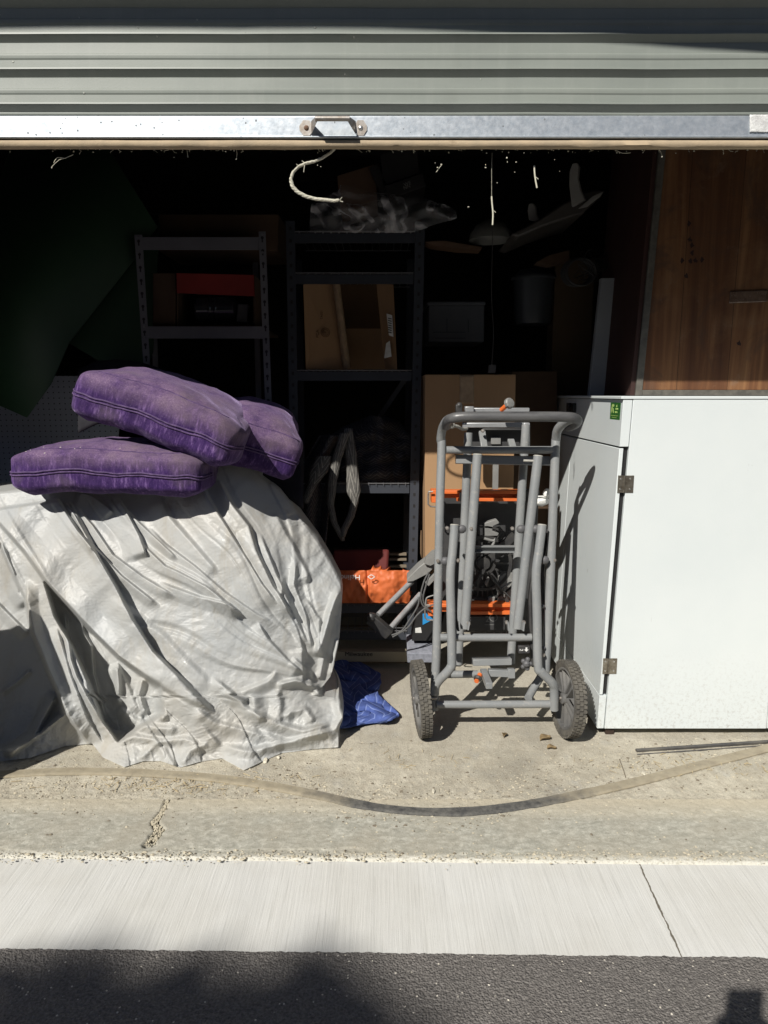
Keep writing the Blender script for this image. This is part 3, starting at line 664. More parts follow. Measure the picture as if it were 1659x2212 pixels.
mb = MB(); q = slab(1368, 1306, 1712, 1655, zt + .0015, zt + .011, -.003, DP); 
for i in (0, 3, 4, 7): q[i] = (q[i][0] - .042, q[i][1], q[i][2])
mb.hexa(q); build(mb, 'worktop', m_white, cab, bevel=.0015)
zdr = CB(1340, 965).z; zdo = CB(1300, 1501).z
mb = MB(); mb.hexa(slab(1347, 1289, 1367, 1304.5, zdr, zt - .001, .001, DP)); drw = build(mb, 'drawer_front', m_white, cab, bevel=.0012)
mb = MB(); mb.hexa(slab(1347, 1289, 1356, 1296, zdo, zdr - .006, .001, .62)); d1 = build(mb, 'door', m_white, cab, bevel=.0012)
mb = MB(); mb.hexa(slab(1347, 1289, 1356, 1296, zdo, zdr - .006, .624, DP)); build(mb, 'door', m_white, cab, bevel=.0012)
mb = MB(); mb.hexa(slab(1348, 1290, 1367, 1304.5, zb, zdo - .004, .002, DP)); build(mb, 'kick_board', m_white, cab, bevel=.0012)
mb = MB(); mb.hexa(slab(1356.5, 1296.5, 1368, 1306, zdo, zdr, .014, DP - .01)); build(mb, 'door_gap_shade', m_black, cab)  # black filler standing in for the deep shade of the open door gap
mb = MB(); mb.hexa(slab(1713.5, 1656.5, 1950, 1900, zb, zt, .002, DP)); q = slab(1713.5, 1656.5, 1950, 1900, zt + .0015, zt + .011, -.003, DP); mb.hexa(q); each(mb, 'side_bay', m_white, cab, bevel=.0012)
mb = MB(); mb.hexa(slab(1368, 1312, 1395, 1330, -.0, zb - .001, .015, .10)); mb.hexa(slab(1368, 1320, 1700, 1640, .0, zb - .001, .14, .2)); each(mb, 'plinth', m_dwood, cab)
def hinge(px0, px1, y0, y1):
    pf = [CB(px0, y1, -.0012), CB(px1, y1, -.0012), CB(px0, y0, -.0012)]; w_ = pf[1].x - pf[0].x; h_ = pf[2].z - pf[0].z; x0, z0 = pf[0].x, pf[0].z
    mb = MB(); mb.box(x0, x0 + w_ * .38, YC - .0025, YC - .0002, z0, z0 + h_); mb.box(x0 + w_ * .45, x0 + w_, YC - .0025, YC - .0002, z0, z0 + h_)
    for k in range(5): mb.tube([(x0 + w_ * .40, YC - .004, z0 + h_ * (k / 5 + .01)), (x0 + w_ * .40, YC - .004, z0 + h_ * (k / 5 + .19))], .0032, 12)
    h = build(mb, 'hinge', m_hinge, cab)
    s_ = MB()
    for a, b in ((.17, .2), (.17, .8), (.78, .2), (.78, .8)): s_.lathe((x0 + w_ * a, YC - .0025, z0 + h_ * b), (0, -1, 0), [(0, .0036), (.0012, .003), (.0016, .0001)], 12)
    each(s_, 'screw', m_chrome, h)
hinge(1333, 1367, 1027, 1064); hinge(1301, 1331, 1422, 1455)
m_green = M('green_sticker', (.02, .10, .025), (.03, .13, .02), 30, .4, bump=0); m_lime = M('lime_print', (.42, .58, .18), None, 30, .5, bump=0)
sx_ = ex(1347, 1289, 1.2) - .0008
def SD(px, py):               # on the cabinet's left side
    return PX(px, py, sx_)
a, b, c_, d_ = SD(1317.5, 904), SD(1338.5, 909), SD(1319.5, 869), SD(1341, 871)
y0, y1, z0, z1 = (a.y + c_.y) / 2, (b.y + d_.y) / 2, (a.z + b.z) / 2, (c_.z + d_.z) / 2
mb = MB(); mb.box(sx_ - .0003, sx_ + .0006, y1, y0, z0, z1); stk = build(mb, 'sticker', m_green, cab)
L = y0 - y1; hh_ = z1 - z0; xs_ = sx_ - .0006
def sp(u, v): return Vector((xs_, y0 - u * L, z0 + v * hh_))      # u left to right, v bottom to top
xd, zd_ = (0, -1, 0), (0, 0, 1)
for s_, u_, v_, sz in (('BC', .66, .80, .20), ('NORTHERN', .66, .63, .135), ('LIGHTS', .62, .44, .15)):
    text('lettering', s_, hh_ * sz, sp(u_, v_), xd, zd_, m_lime, stk, sx=.62 if s_ == 'NORTHERN' else .8)
mb = MB()
for u0, u1, v0, v1 in ((.10, .80, .22, .25), (.22, .68, .11, .135)):
    mb.prism([sp(u0, v0), sp(u1, v0), sp(u1, v1), sp(u0, v1)], (-.0003, 0, 0))
pts = [sp(.27 + .13 * math.cos(k / 14 * 6.283), .83 + .09 * math.sin(k / 14 * 6.283)) for k in range(14)]; mb.prism(pts, (-.0003, 0, 0))
mb.prism([sp(.14, .78), sp(.22, .72), sp(.17, .50), sp(.12, .32), sp(.08, .50)], (-.0003, 0, 0)); mb.prism([sp(.24, .72), sp(.32, .66), sp(.38, .40), sp(.34, .36), sp(.24, .52)], (-.0003, 0, 0))
build(mb, 'emblem', m_lime, stk)
mb = MB(); a, b = SD(1222, 890), SD(1241, 872); ym = (a.y + b.y) / 2; zm = (a.z + b.z) / 2
mb.box(sx_ - .012, sx_, b.y, b.y + .05, zm - .008, zm + .012); mb.box(sx_ - .014, sx_, b.y - .03, b.y, zm - .018, zm + .022); mb.box(sx_ - .014, sx_, b.y + .05, b.y + .08, zm - .018, zm + .022)
build(mb, 'latch', m_black, cab, bevel=.002)
# ============================================================ WOODEN CUPBOARD ON TOP
t = NT('old_plywood'); X, Y_, Z = t.xyz()
g = t.noise(7, 6, .6, dist=1.5, stretch=(1.6, 1.6, .10)); g2 = t.noise(60, 4, .6, stretch=(1, 1, .05))
c = t.ramp(g, (.33, (.080, .033, .017)), (.5, (.155, .068, .030)), (.66, (.25, .125, .055)))
c = t.mix(t.ramp(g2, (.40, .35), (.6, 0)), c, (.10, .045, .022))
bw = t.n('ShaderNodeTexWhiteNoise', noise_dimensions='1D'); t.t.links.new(t.math('FLOOR', t.math('MULTIPLY', t.math('ADD', X, .07), 5.2)), bw.inputs['W']); c = t.mix(t.math('MULTIPLY', bw.outputs['Value'], .55), c, (.07, .028, .014)); c = t.mix(t.ramp(t.noise(2.6, 5, .65), (.5, 0), (.62, .45)), c, (.25, .14, .07))
fs = t.math('FRACT', t.math('MULTIPLY', t.math('ADD', X, .07), 5.2)); c = t.mix(t.math('LESS_THAN', fs, .008), c, (.03, .014, .008))
kn = t.n('ShaderNodeTexVoronoi'); t.set(kn, 'Scale', 7.5); t.t.links.new(t.map(None, (1, 1, .55)), kn.inputs['Vector'])
c = t.mix(t.ramp(kn.outputs['Distance'], (.055, .9), (.13, 0)), c, (.045, .018, .012))
c = t.mix(t.ramp(t.noise(4, 6, .7, dist=1), (.50, 0), (.62, .6)), c, (.075, .045, .032)); c = t.mix(t.ramp(t.noise(11, 5, .7), (.58, 0), (.68, .4)), c, (.20, .13, .085))
m_ply = t.out(c, .62, 0, t.bump(g2, .25, .002), .3)
m_redwood = M('red_brown_board', (.042, .014, .010), (.028, .010, .008), 5, .7, stretch=(1, 1, .2))
m_angle = M('grey_angle', (.15, .14, .12), (.09, .085, .075), 30, .55, .3)
YW = 2.68
PW = lambda a, b, d=0.0: P(a, b, YW + d)
cup = thing('wooden_cupboard', (PW(1500, 845).x, YW, H + .015), 'reddish knotty plywood cupboard standing on the white cabinet', 'cupboard')
ztc = PW(1500, 300).z
def WL(px1, py1, px2, py2, z, d=0):  # x on a slanted line at height z
    a, b = P(px1, py1, YW + d), P(px2, py2, YW + d); k = (z - b.z) / (a.z - b.z); return b.x + (a.x - b.x) * k
zb_ = PW(1500, 842).z; zt_ = 2.42
lf_ = lambda z: WL(1438, 324, 1389, 824, z)
mb = MB(); mb.prism([(lf_(zb_), YW, zb_), (1.9, YW, zb_), (1.9, YW, zt_), (lf_(zt_), YW, zt_)], (0, .016, 0)); pl = build(mb, 'plywood_panel', m_ply, cup)
zf_ = zt + .0125
mb = MB(); w_ = .026
mb.prism([(lf_(zf_) - w_, YW - .006, zf_), (lf_(zf_) - .001, YW - .006, zf_), (lf_(zt_) - .001, YW - .006, zt_), (lf_(zt_) - w_, YW - .006, zt_)], (0, .03, 0))
mb.prism([(lf_(zb_) , YW - .004, zf_), (1.9, YW - .004, zf_), (1.9, YW - .004, zb_ - .001), (lf_(zb_), YW - .004, zb_ - .001)], (0, .026, 0))
build(mb, 'frame', m_angle, cup, bevel=.001)
mb = MB()
x_b, x_t = lf_(zf_) - w_ - .001, lf_(zt_) - w_ - .001
mb.hexa([(x_b - .016, YW + .002, zf_), (x_b, YW + .002, zf_), (x_b, YW + .50, zf_), (x_b - .016, YW + .50, zf_), (x_t - .016, YW + .002, zt_), (x_t, YW + .002, zt_), (x_t, YW + .50, zt_), (x_t - .016, YW + .50, zt_)])
build(mb, 'side_panel', m_redwood, cup)
mb = MB(); nu = 30; pts = []
A = PW(1575, 655, -.002); B = PW(1657, 652, -.002); C = PW(1577, 629, -.002)
for j in range(10):
    for i in range(nu):
        q = A + (B - A) * (i / (nu - 1)) + (C - A) * (j / 9); q.y -= .002 * abs(nz(q.x * 3, q.z, 50, 3)) + .0015 * abs(math.sin(i * .9 + j * .5)); pts.append(q)
mb.grid(pts, nu, 10); m_ct = M('clear_tape', (.15, .10, .07), (.10, .06, .04), 40, .25, bump=.5, bs=80); build(mb, 'tape_strip', m_ct, cup, solid=.0004)
m_soot = M('dark_burn', (.03, .012, .009), None, 40, .8)
mb = MB()
for a_, b_ in ((1490, 518), (1495, 530), (1495, 546), (1474, 563), (1491, 564), (1502, 563), (1517, 561), (1482, 596), (1489, 483), (1596, 742)):
    p = PW(a_, b_, -.0004); n_ = 9; ph = rnd.random() * 6
    mb.prism([(p.x + (.007 + .003 * math.sin(3 * k + ph)) * math.cos(k * 6.283 / n_), p.y, p.z + (.009 + .004 * math.cos(2 * k + ph)) * math.sin(k * 6.283 / n_)) for k in range(n_)], (0, .0003, 0))
each(mb, 'knot', m_soot, cup)
# ============================================================ SAW STAND (folded trolley)
t = NT('grey_powder_coat'); c = t.ramp(t.noise(7, 5, .6), (.35, (.195, .205, .21)), (.65, (.235, .242, .242)))
c = t.mix(t.ramp(t.noise(60, 5, .7), (.56, 0), (.7, .5)), c, (.36, .34, .30)); fn = t.noise(420, 2)
c = t.mix(t.ramp(t.noise(30, 4, .7, stretch=(3, 3, .25)), (.66, 0), (.70, .5)), c, (.42, .41, .39))
m_tube = t.out(c, .34, .0, t.bump(fn, .10, .0006), .5)
m_grip = M('worn_dark_grip', (.050, .050, .054), (.12, .12, .12), 18, .38, stretch=(.3, 1, 1)); m_plast = M('black_plastic', (.022, .022, .024), (.05, .048, .045), 14, .5)
m_cap = M('dusty_cap', (.40, .39, .35), (.32, .31, .28), 50, .7); m_org = M('orange_paint', (.72, .16, .035), (.60, .13, .03), 12, .45); m_knob = M('grey_knob', (.10, .10, .105), None, 30, .55)
m_tyre = M('dusty_tyre', (.06, .056, .05), (.13, .12, .10), 26, .85, bump=.4, bs=200); m_rim = M('dusty_rim', (.09, .09, .09), (.16, .155, .145), 10, .6)
m_alu = M('aluminium', (.62, .63, .64), (.42, .43, .44), 20, .3, .55, stretch=(1, 1, 1), bump=.05)
st = thing('saw_stand', (P(1070, 1522, 2.45).x, 2.45, 0), 'folded grey tubular saw stand with two wheels standing upright beside the white cabinet', 'trolley')
Ym = lambda py: 2.60 - (py - 905) / 625 * .18
def Q(px, py, dy=0.0): return P(px, py, Ym(py) + dy)
rt = .0163
def TB(name, pts, r=rt, mat=m_tube, sub=6, n=16, par=st, **k):
    mb = MB(); mb.tube(pts, r, n, sub); return build(mb, name, mat, par, ang=50, **k)
TB('upright_tube', [Q(982, 901, -.13), Q(966, 908, -.09), Q(956, 925, -.035), Q(952, 950, 0), Q(954, 963), Q(950, 1100), Q(947, 1245), Q(943, 1400), Q(940, 1462), Q(938, 1500), Q(937, 1533)])
TB('upright_tube', [Q(1238, 905, -.13), Q(1222, 911, -.09), Q(1205, 928, -.035), Q(1201, 950), Q(1200, 963), Q(1194, 1110), Q(1188, 1261), Q(1183, 1360), Q(1178, 1452)])
TB('handle_bar', [Q(964, 920, -.07), Q(968, 909, -.12), Q(980, 903, -.155), Q(998, 900.5, -.165), Q(1030, 900, -.168), Q(1100, 900, -.168), Q(1180, 900, -.168), Q(1225, 901, -.165), Q(1243, 904, -.15), Q(1247, 910, -.125), Q(1240, 917, -.09), Q(1226, 922, -.06)], .0178, m_grip)
TB('upper_crossbar', [Q(964, 972, .0), Q(1195, 972, .0)], .0142, sub=0)
mb = MB(); mb.fbox(Q(985, 1001, .02), Q(1196, 1005, .02), Q(985, 982, .02), .03); build(mb, 'flat_bar', m_tube, st, bevel=.002)
TB('lock_pin', [Q(1131, 995, -.03), Q(1161, 996, -.03)], .0045, m_cap, sub=0)
mb = MB(); mb.bar(Q(1041, 932, .03), Q(1046, 966, -.002), .025, .012); mb.bar(Q(1103, 950, .03), Q(1108, 966, -.002), .025, .012); each(mb, 'bracket', m_tube, st, bevel=.002)
# middle tubes with closed ends
def capped(name, a, b, da, db, r, cap=True, pts=None):
    p = [Q(*a, da), Q(*b, db)] if pts is None else pts
    o = TB(name, p, r, sub=0 if pts is None else 6)
    if cap:
        t_ = (p[0] - p[1]).normalized(); mb = MB(); mb.lathe(p[0], t_, [(.0003, r * 1.03), (.003, r * 1.0), (.0045, r * .8), (.0048, .0001)], 20); build(mb, 'end_cap', m_cap, o)
    return o
capped('leg_tube', (1031.6, 983), (1003.5, 1358), -.03, -.02, rt * 1.06); capped('leg_tube', (1162.3, 986), (1117.4, 1358), -.03, -.02, rt * 1.06)
TB('rear_tube', [Q(1012, 935, .10), Q(990, 1435, .14)], rt, sub=0); TB('rear_tube', [Q(1136, 918, .10), Q(1103, 1433, .14)], rt, sub=0)
capped('wheel_leg', 0, 0, 0, 0, rt, True, [Q(982, 1135, -.04), Q(978, 1190, -.045), Q(973, 1240, -.05), Q(974, 1320, -.05), Q(976, 1425, -.05), Q(973, 1442, -.05), Q(962, 1456, -.045), Q(950, 1468, -.035), Q(941, 1482, -.025), Q(939, 1500, -.02)])
capped('wheel_leg', 0, 0, 0, 0, rt, True, [Q(1171, 1135, -.04), Q(1164, 1190, -.045), Q(1158, 1240, -.05), Q(1160, 1330, -.05), Q(1162, 1436, -.05), Q(1168, 1450, -.05), Q(1182, 1464, -.045), Q(1193, 1476, -.04), Q(1197, 1490, -.03), Q(1197, 1533, -.015)])
TB('lower_crossbar', [Q(951, 1377, -.02), Q(1148, 1377, -.02)], .0142, sub=0)
TB('bottom_crossbar', [Q(943, 1522, -.012), Q(1200, 1521, -.012)], .0142, sub=0)
TB('rear_crossbar', [Q(965, 1457, .10), Q(1031, 1456, .10)], .0142, sub=0)
TB('rear_brace', [Q(1168, 1462, .06), Q(1152, 1488, .04), Q(1141, 1508, .0)], .0150, sub=2)
mb = MB(); mb.fbox(Q(1022, 1439, .06), Q(1106, 1437, .06), Q(1022, 1425, .06), .05); mb.fbox(Q(1056, 1462, .04), Q(1112, 1464, .04), Q(1056, 1447, .04), .03); mb.fbox(Q(1098, 1466, .035), Q(1113, 1466, .035), Q(1098, 1446, .035), .03)
mb.bar(Q(1044, 1450, .06), Q(1057, 1482, -.07), .024, .024); each(mb, 'clamp_bracket', m_tube, st, bevel=.002)
TB('axle', [P(893, 1508, 2.41), P(944, 1508, 2.41)], .006, m_steel_d, sub=0); TB('axle', [P(1194, 1508, 2.41), P(1252, 1508, 2.41)], .006, m_steel_d, sub=0)
mb = MB()
for a, b, c2, d2 in ((1023, 1180, 1112, 1180), (1023, 1192, 1112, 1192)): mb.bar(Q(a, b, .03), Q(c2, d2, .03), .022, .0035)
mb.bar(Q(1023, 1186, .042), Q(1112, 1186, .042), .0025, .02); build(mb, 'channel_bar', m_tube, st)
# pivots
mb = MB()
for px, py, d in ((997, 1143, -.03), (1126, 1143, -.02), (1158, 1143, -.03), (962, 1212, -.03), (1176, 1210, -.03), (1172, 1310, -.02), (1174, 1400, -.02)): mb.ball(Q(px, py, d), .0165 if py < 1300 else .008, 12, (1.1, .8, 1))
each(mb, 'pivot_knob', m_knob, st)
mb = MB()
for px, py, d in ((966, 1141, -.055), (1018, 1142, -.04), (1107, 1142, -.05), (946, 1212, -.02), (990, 1211, -.05), (1198, 1210, -.01), (1043, 931, -.02), (976, 918, -.10), (1210, 922, -.03), (957, 922, -.03), (1095, 1345, -.04), (1013, 1347, -.04), (1132, 1345, -.04), (1142, 1432, -.05), (1174, 1415, -.03)):
    mb.lathe(Q(px, py, d), (0, -1, 0), [(-.01, .007), (.003, .007), (.003, .005), (.007, .005), (.008, .0001)], 6)
each(mb, 'bolt', m_steel_d, st)
mb = MB(); 
for s_, e_ in (((1096, 1342), (1098, 1362)), ((1131, 1343), (1129, 1362)), ((991, 1343), (993, 1360)), ((1013, 1343), (1010, 1360))): mb.bar(Q(*s_, -.045), Q(*e_, -.045), .004, .03, up=(0, 1, 0))
each(mb, 'leg_bracket', m_tube, st)
TB('side_strap', [Q(990, 1170, -.0), Q(986, 1260, .0), Q(984, 1335, .0), Q(992, 1362, .0)], .007, m_plast, sub=4); TB('side_strap', [Q(1176, 1150, 0), Q(1148, 1262, .0), Q(1146, 1330, .0), Q(1152, 1440, .0)], .007, m_plast, sub=4)
TB('gas_strut', [Q(1184, 1143, .02), Q(1172, 1240, .02), Q(1180, 1418, .02)], .007, m_plast, sub=4)
mb = MB(); mb.fbox(Q(1120, 1412, -.04), Q(1145, 1412, -.04), Q(1120, 1395, -.04), .02); lab = build(mb, 'arrow_sign', m_plast, st, bevel=.002)
m_wp = M('white_print', (.78, .78, .76), None, 30, .5, bump=0)
mb = MB(); o_ = Q(1137, 1403, -.0415); k_ = .0016
mb.prism([o_ + Vector((a * k_, 0, b * k_)) for a, b in ((-2, 5), (2, 5), (2, 0), (5, 0), (0, -5.5), (-5, 0), (-2, 0))], (0, -.0006, 0)); build(mb, 'arrow', m_wp, lab)
text('numeral', '2', .018, Q(1126, 1404, -.0415), (0, 0, -1), (1, 0, 0), m_wp, lab)
mb = MB()
for k in range(5):
    a = k / 5 * 6.283; mb.ball(Q(1137, 1434, -.07) + Vector((.014 * math.cos(a), 0, .018 * math.sin(a))), .009, 10)
mb.ball(Q(1137, 1434, -.075), .014, 10); build(mb, 'clamp_knob', m_knob, st)
mb = MB(); mb.tube([Q(1037, 1457, .01), Q(1029, 1472, -.02)], .009, 10); build(mb, 'orange_knob_stem', m_org, st)
mb = MB(); mb.lathe(Q(1033, 1462, -.01), Vector((-.3, -.7, -.6)), [(0, .013), (.004, .016), (.012, .015), (.014, .0001)], 9); build(mb, 'adjuster_knob', m_plast, st)
# wheels
def wheel():
    R_ = .141; wd = .040; mb = MB(); cy = Vector((0, 0, 0)); ax = (1, 0, 0)
    # rim
    mb.lathe(cy, ax, [(-wd * .40, R_ * .80), (-wd * .44, R_ * .78), (-wd * .40, R_ * .74), (-wd * .1, R_ * .72), (wd * .1, R_ * .72), (wd * .40, R_ * .74), (wd * .44, R_ * .78), (wd * .40, R_ * .80)], 48)
    mb.lathe(cy, ax, [(-wd * .62, .0001), (-wd * .62, .017), (-wd * .56, .021), (wd * .56, .021), (wd * .62, .017), (wd * .62, .0001)], 24)
    for k in range(5):
        a = k / 5 * 2 * math.pi + .3; d = Vector((0, math.cos(a), math.sin(a))); n_ = Vector((0, -math.sin(a), math.cos(a)))
        for s_ in (-1, 1):
            mb.hexa([d * .018 + n_ * s_ * .004 - Vector((wd * .34, 0, 0)), d * .018 + n_ * s_ * .011 - Vector((wd * .34, 0, 0)), d * .018 + n_ * s_ * .011 + Vector((wd * .34, 0, 0)), d * .018 + n_ * s_ * .004 + Vector((wd * .34, 0, 0)),
                     d * .103 + n_ * s_ * .012 - Vector((wd * .30, 0, 0)), d * .103 + n_ * s_ * .020 - Vector((wd * .30, 0, 0)), d * .103 + n_ * s_ * .020 + Vector((wd * .30, 0, 0)), d * .103 + n_ * s_ * .012 + Vector((wd * .30, 0, 0))])
        mb.hexa([d * .018 - n_ * .011 - Vector((.003, 0, 0)), d * .018 + n_ * .011 - Vector((.003, 0, 0)), d * .018 + n_ * .011 + Vector((.003, 0, 0)), d * .018 - n_ * .011 + Vector((.003, 0, 0)),
                 d * .103 - n_ * .02 - Vector((.003, 0, 0)), d * .103 + n_ * .02 - Vector((.003, 0, 0)), d * .103 + n_ * .02 + Vector((.003, 0, 0)), d * .103 - n_ * .02 + Vector((.003, 0, 0))])
    tb = MB(); tb.lathe(cy, ax, [(-wd * .38, R_ * .79), (-wd * .5, R_ * .86), (-wd * .5, R_ * .93), (-wd * .42, R_ * .965), (wd * .42, R_ * .965), (wd * .5, R_ * .93), (wd * .5, R_ * .86), (wd * .38, R_ * .79)], 64)
    NB = 52
    for k in range(NB):
        for row, off in ((-1, 0), (0, .5), (1, 0)):
            a0 = (k + off) / NB * 2 * math.pi; a1 = a0 + .60 / NB * 2 * math.pi; x0, x1 = (-.50, -.20) if row < 0 else ((-.15, .15) if row == 0 else (.20, .50))
            c8 = []
            for rr_ in (R_ * .955, R_ * 1.0):
                for (xx, aa) in ((x0, a0), (x1, a0), (x1, a1), (x0, a1)): c8.append((xx * wd, math.cos(aa) * rr_, math.sin(aa) * rr_))
            tb.hexa(c8)
    return mb, tb
wr_, wt_ = wheel(); wc = [P(909, 1507, 2.41), P(1226, 1507, 2.41)]
for p in wc: p.z = .141
org = Vector(st['org'])
m1 = MB(); m1.v, m1.f = wr_.v, wr_.f; w0 = build(m1, 'wheel', m_rim, None, org0=True); m2 = MB(); m2.v, m2.f = wt_.v, wt_.f; t0 = build(m2, 'tyre', m_tyre, None, org0=True)
w0.parent = st; w0.location = wc[0] - org; w0.rotation_euler = (0, R(-4), R(6)); t0.parent = w0
w1_ = w0.copy(); COL.objects.link(w1_); w1_.location = wc[1] - org; w1_.rotation_euler = (.6, R(3), R(5)); t1_ = t0.copy(); COL.objects.link(t1_); t1_.parent = w1_
# ============================================================ TABLE SAW clamped behind the stand
m_housing = M('dark_saw_housing', (.030, .030, .032), (.05, .05, .05), 9, .5); m_lgrey = M('light_grey_plastic', (.22, .22, .21), (.17, .17, .165), 14, .5); m_talu = M('saw_table_aluminium', (.40, .41, .42), (.34, .35, .36), 20, .4, .5)
ts = thing('table_saw', P(1060, 1380, 2.85), 'black and orange table saw hanging upright on the folded stand', 'saw')
Z_ = lambda px, py, Y=2.78: P(px, py, Y)
mb = MB(); mb.fbox(Z_(940, 1368, 2.86), Z_(1150, 1368, 2.86), Z_(948, 1066, 2.86), .16); build(mb, 'housing', m_housing, ts, bevel=.012)
mb = MB()
mb.fbox(Z_(1007, 893, 2.74), Z_(1144, 893, 2.74), Z_(1007, 881, 2.74), .03); mb.fbox(Z_(999, 924, 2.74), Z_(1131, 924, 2.74), Z_(999, 913, 2.74), .03); mb.fbox(Z_(1131, 966, 2.73), Z_(1145, 966, 2.73), Z_(1131, 913, 2.73), .03)
mb.fbox(Z_(1005, 893, 2.72), Z_(1024, 893, 2.72), Z_(1005, 878, 2.72), .04); each(mb, 'table_edge', m_talu, ts, bevel=.003)
mb = MB(); mb.fbox(Z_(1008, 1330, 3.02), Z_(1140, 1330, 3.02), Z_(1008, 1068, 3.02), .02); build(mb, 'table_top', m_housing, ts, bevel=.003)
mb = MB(); mb.fbox(Z_(1010, 972, 2.80), Z_(1131, 972, 2.80), Z_(1010, 925, 2.80), .03); build(mb, 'fence_housing', m_housing, ts, bevel=.004)
mb = MB(); mb.fbox(Z_(1061, 960, 2.785), Z_(1082, 960, 2.785), Z_(1061, 945, 2.785), .02); build(mb, 'fence_clip', m_lgrey, ts, bevel=.002)
for (y0, y1, x0, x1) in ((1060, 1083, 932, 1130), (1305, 1328, 925, 1120)):
    mb = MB(); Yr = 2.74
    h_ = y1 - y0
    mb.fbox(Z_(x0, y0 + 7, Yr), Z_(x1, y0 + 7, Yr), Z_(x0, y0, Yr), .05)          # upper flange
    mb.fbox(Z_(x0 + 6, y1 - 7, Yr + .022), Z_(x1, y1 - 7, Yr + .022), Z_(x0 + 6, y0 + 7, Yr + .022), .01)   # recessed web
    mb.fbox(Z_(x0 + 55, y1, Yr), Z_(x1, y1, Yr), Z_(x0 + 55, y1 - 7, Yr), .05)
    mb.fbox(Z_(x0, y1 + 3, Yr - .004), Z_(x0 + 15, y1 + 3, Yr - .004), Z_(x0, y0 - 1, Yr - .004), .06)
    rl = build(mb, 'rip_rail', m_org, ts, bevel=.0015)
    mb = MB(); mb.fbox(Z_(x1 - 6, y1 + 4, Yr - .006), Z_(x1 + 36, y1 + 4, Yr - .006), Z_(x1 - 6, y0 + 1, Yr - .006), .06); build(mb, 'end_block', m_plast, rl, bevel=.003)
    mb = MB(); mb.tube([Z_(x0 + 3, y0 + 2, Yr - .02), Z_(x0 - 6, y0 + 2, Yr - .02), Z_(x0 - 7, y0 + 8, Yr - .02), Z_(x0 - 7, y1 + 6, Yr - .02), Z_(x0 - 2, y1 + 11, Yr - .02), Z_(x0 + 14, y1 + 12, Yr - .02)], .0035, 8); build(mb, 'wire_loop', m_steel_d, rl)
    mb = MB(); mb.fbox(Z_(x0 + 61, y1, Yr - .008), Z_(x0 + 68, y1, Yr - .008), Z_(x0 + 61, y0 + 4, Yr - .008), .03); build(mb, 'clip', m_lgrey, rl, bevel=.002)
mb = MB(); c0 = Z_(1044, 1216, 2.80); ax = Vector((0, -1, 0))
def ring(mb, c, r0, r1, d, n=36): mb.lathe(c, ax, [(0, r0), (d, r0), (d, r1), (0, r1), (0, r0)], n)
ring(mb, c0, .040, .050, .012); ring(mb, c0, .105, .118, .012)
for k in range(14):
    a = k / 14 * 6.283; d = Vector((math.cos(a), 0, math.sin(a))); mb.bar(c0 + d * .046 + ax * .006, c0 + d * .108 + ax * .006, .008, .006, up=(0, 1, 0))
ring(mb, c0, .150, .158, .010)
for k in range(40):
    a = k / 40 * 6.283; d = Vector((math.cos(a), 0, math.sin(a))); mb.bar(c0 + d * .116 + ax * .004, c0 + d * .153 + ax * .004, .004, .004, up=(0, 1, 0))
mb.lathe(c0, ax, [(0, .030), (.016, .026), (.018, .0001)], 24); build(mb, 'motor_grille', m_plast, ts)
mb = MB(); mb.prism([Z_(a, b, 2.79) for a, b in ((1047, 1158), (1047, 1130), (1062, 1125), (1073, 1122), (1080, 1130), (1066, 1136), (1063, 1146), (1078, 1152), (1075, 1158))], (0, .03, 0))
mb.prism([Z_(a, b, 2.79) for a, b in ((1076, 1278), (1078, 1248), (1090, 1238), (1113, 1236), (1112, 1262), (1098, 1300), (1076, 1300))], (0, .03, 0))
mb.tube([Z_(1046, 1163, 2.76), Z_(1066, 1168, 2.76), Z_(1072, 1162, 2.76), Z_(1058, 1186, 2.76), Z_(1043, 1190, 2.76)], .0055, 8, 3); mb.tube([Z_(1082, 1272, 2.76), Z_(1098, 1262, 2.76), Z_(1113, 1248, 2.76)], .005, 8)
mb.tube([Z_(1089, 1272, 2.76), Z_(1089, 1290, 2.76)], .005, 8); mb.prism([Z_(a, b, 2.78) for a, b in ((1047, 1262), (1055, 1246), (1058, 1250), (1052, 1268))], (0, .02, 0)); each(mb, 'blade_guard', m_lgrey, ts, bevel=.002)
mb = MB(); mb.fbox(Z_(1050, 1085, 2.78), Z_(1078, 1085, 2.78), Z_(1048, 1076, 2.78), .02); mb.fbox(Z_(1054, 1302, 2.78), Z_(1068, 1302, 2.78), Z_(1056, 1290, 2.78), .02); each(mb, 'handle', m_lgrey, ts, bevel=.003)
mb = MB(); mb.bar(Z_(1060, 1205, 2.77), Z_(1112, 1155, 2.77), .03, .02, up=(0, 1, 0)); mb.bar(Z_(1060, 1240, 2.77), Z_(1100, 1305, 2.77), .014, .012, up=(0, 1, 0)); mb.bar(Z_(1045, 1230, 2.77), Z_(1030, 1260, 2.77), .014, .012, up=(0, 1, 0)); mb.tube([Z_(1055, 1236, 2.75), Z_(1072, 1262, 2.75), Z_(1112, 1300, 2.75)], .004, 8, 3); each(mb, 'arm', m_plast, ts)
mb = MB(); mb.fbox(Z_(998, 1362, 2.755), Z_(1092, 1362, 2.755), Z_(998, 1331, 2.755), .05); pn = build(mb, 'switch_panel', m_housing, ts, bevel=.004)
text('lettering', 'GE', .022, Z_(1011, 1338, 2.7535), (1, 0, 0), (0, 0, 1), m_wp, pn); text('lettering', '2', .034, Z_(1053, 1338, 2.7535), (1, 0, 0), (0, 0, 1), m_lgrey, pn)
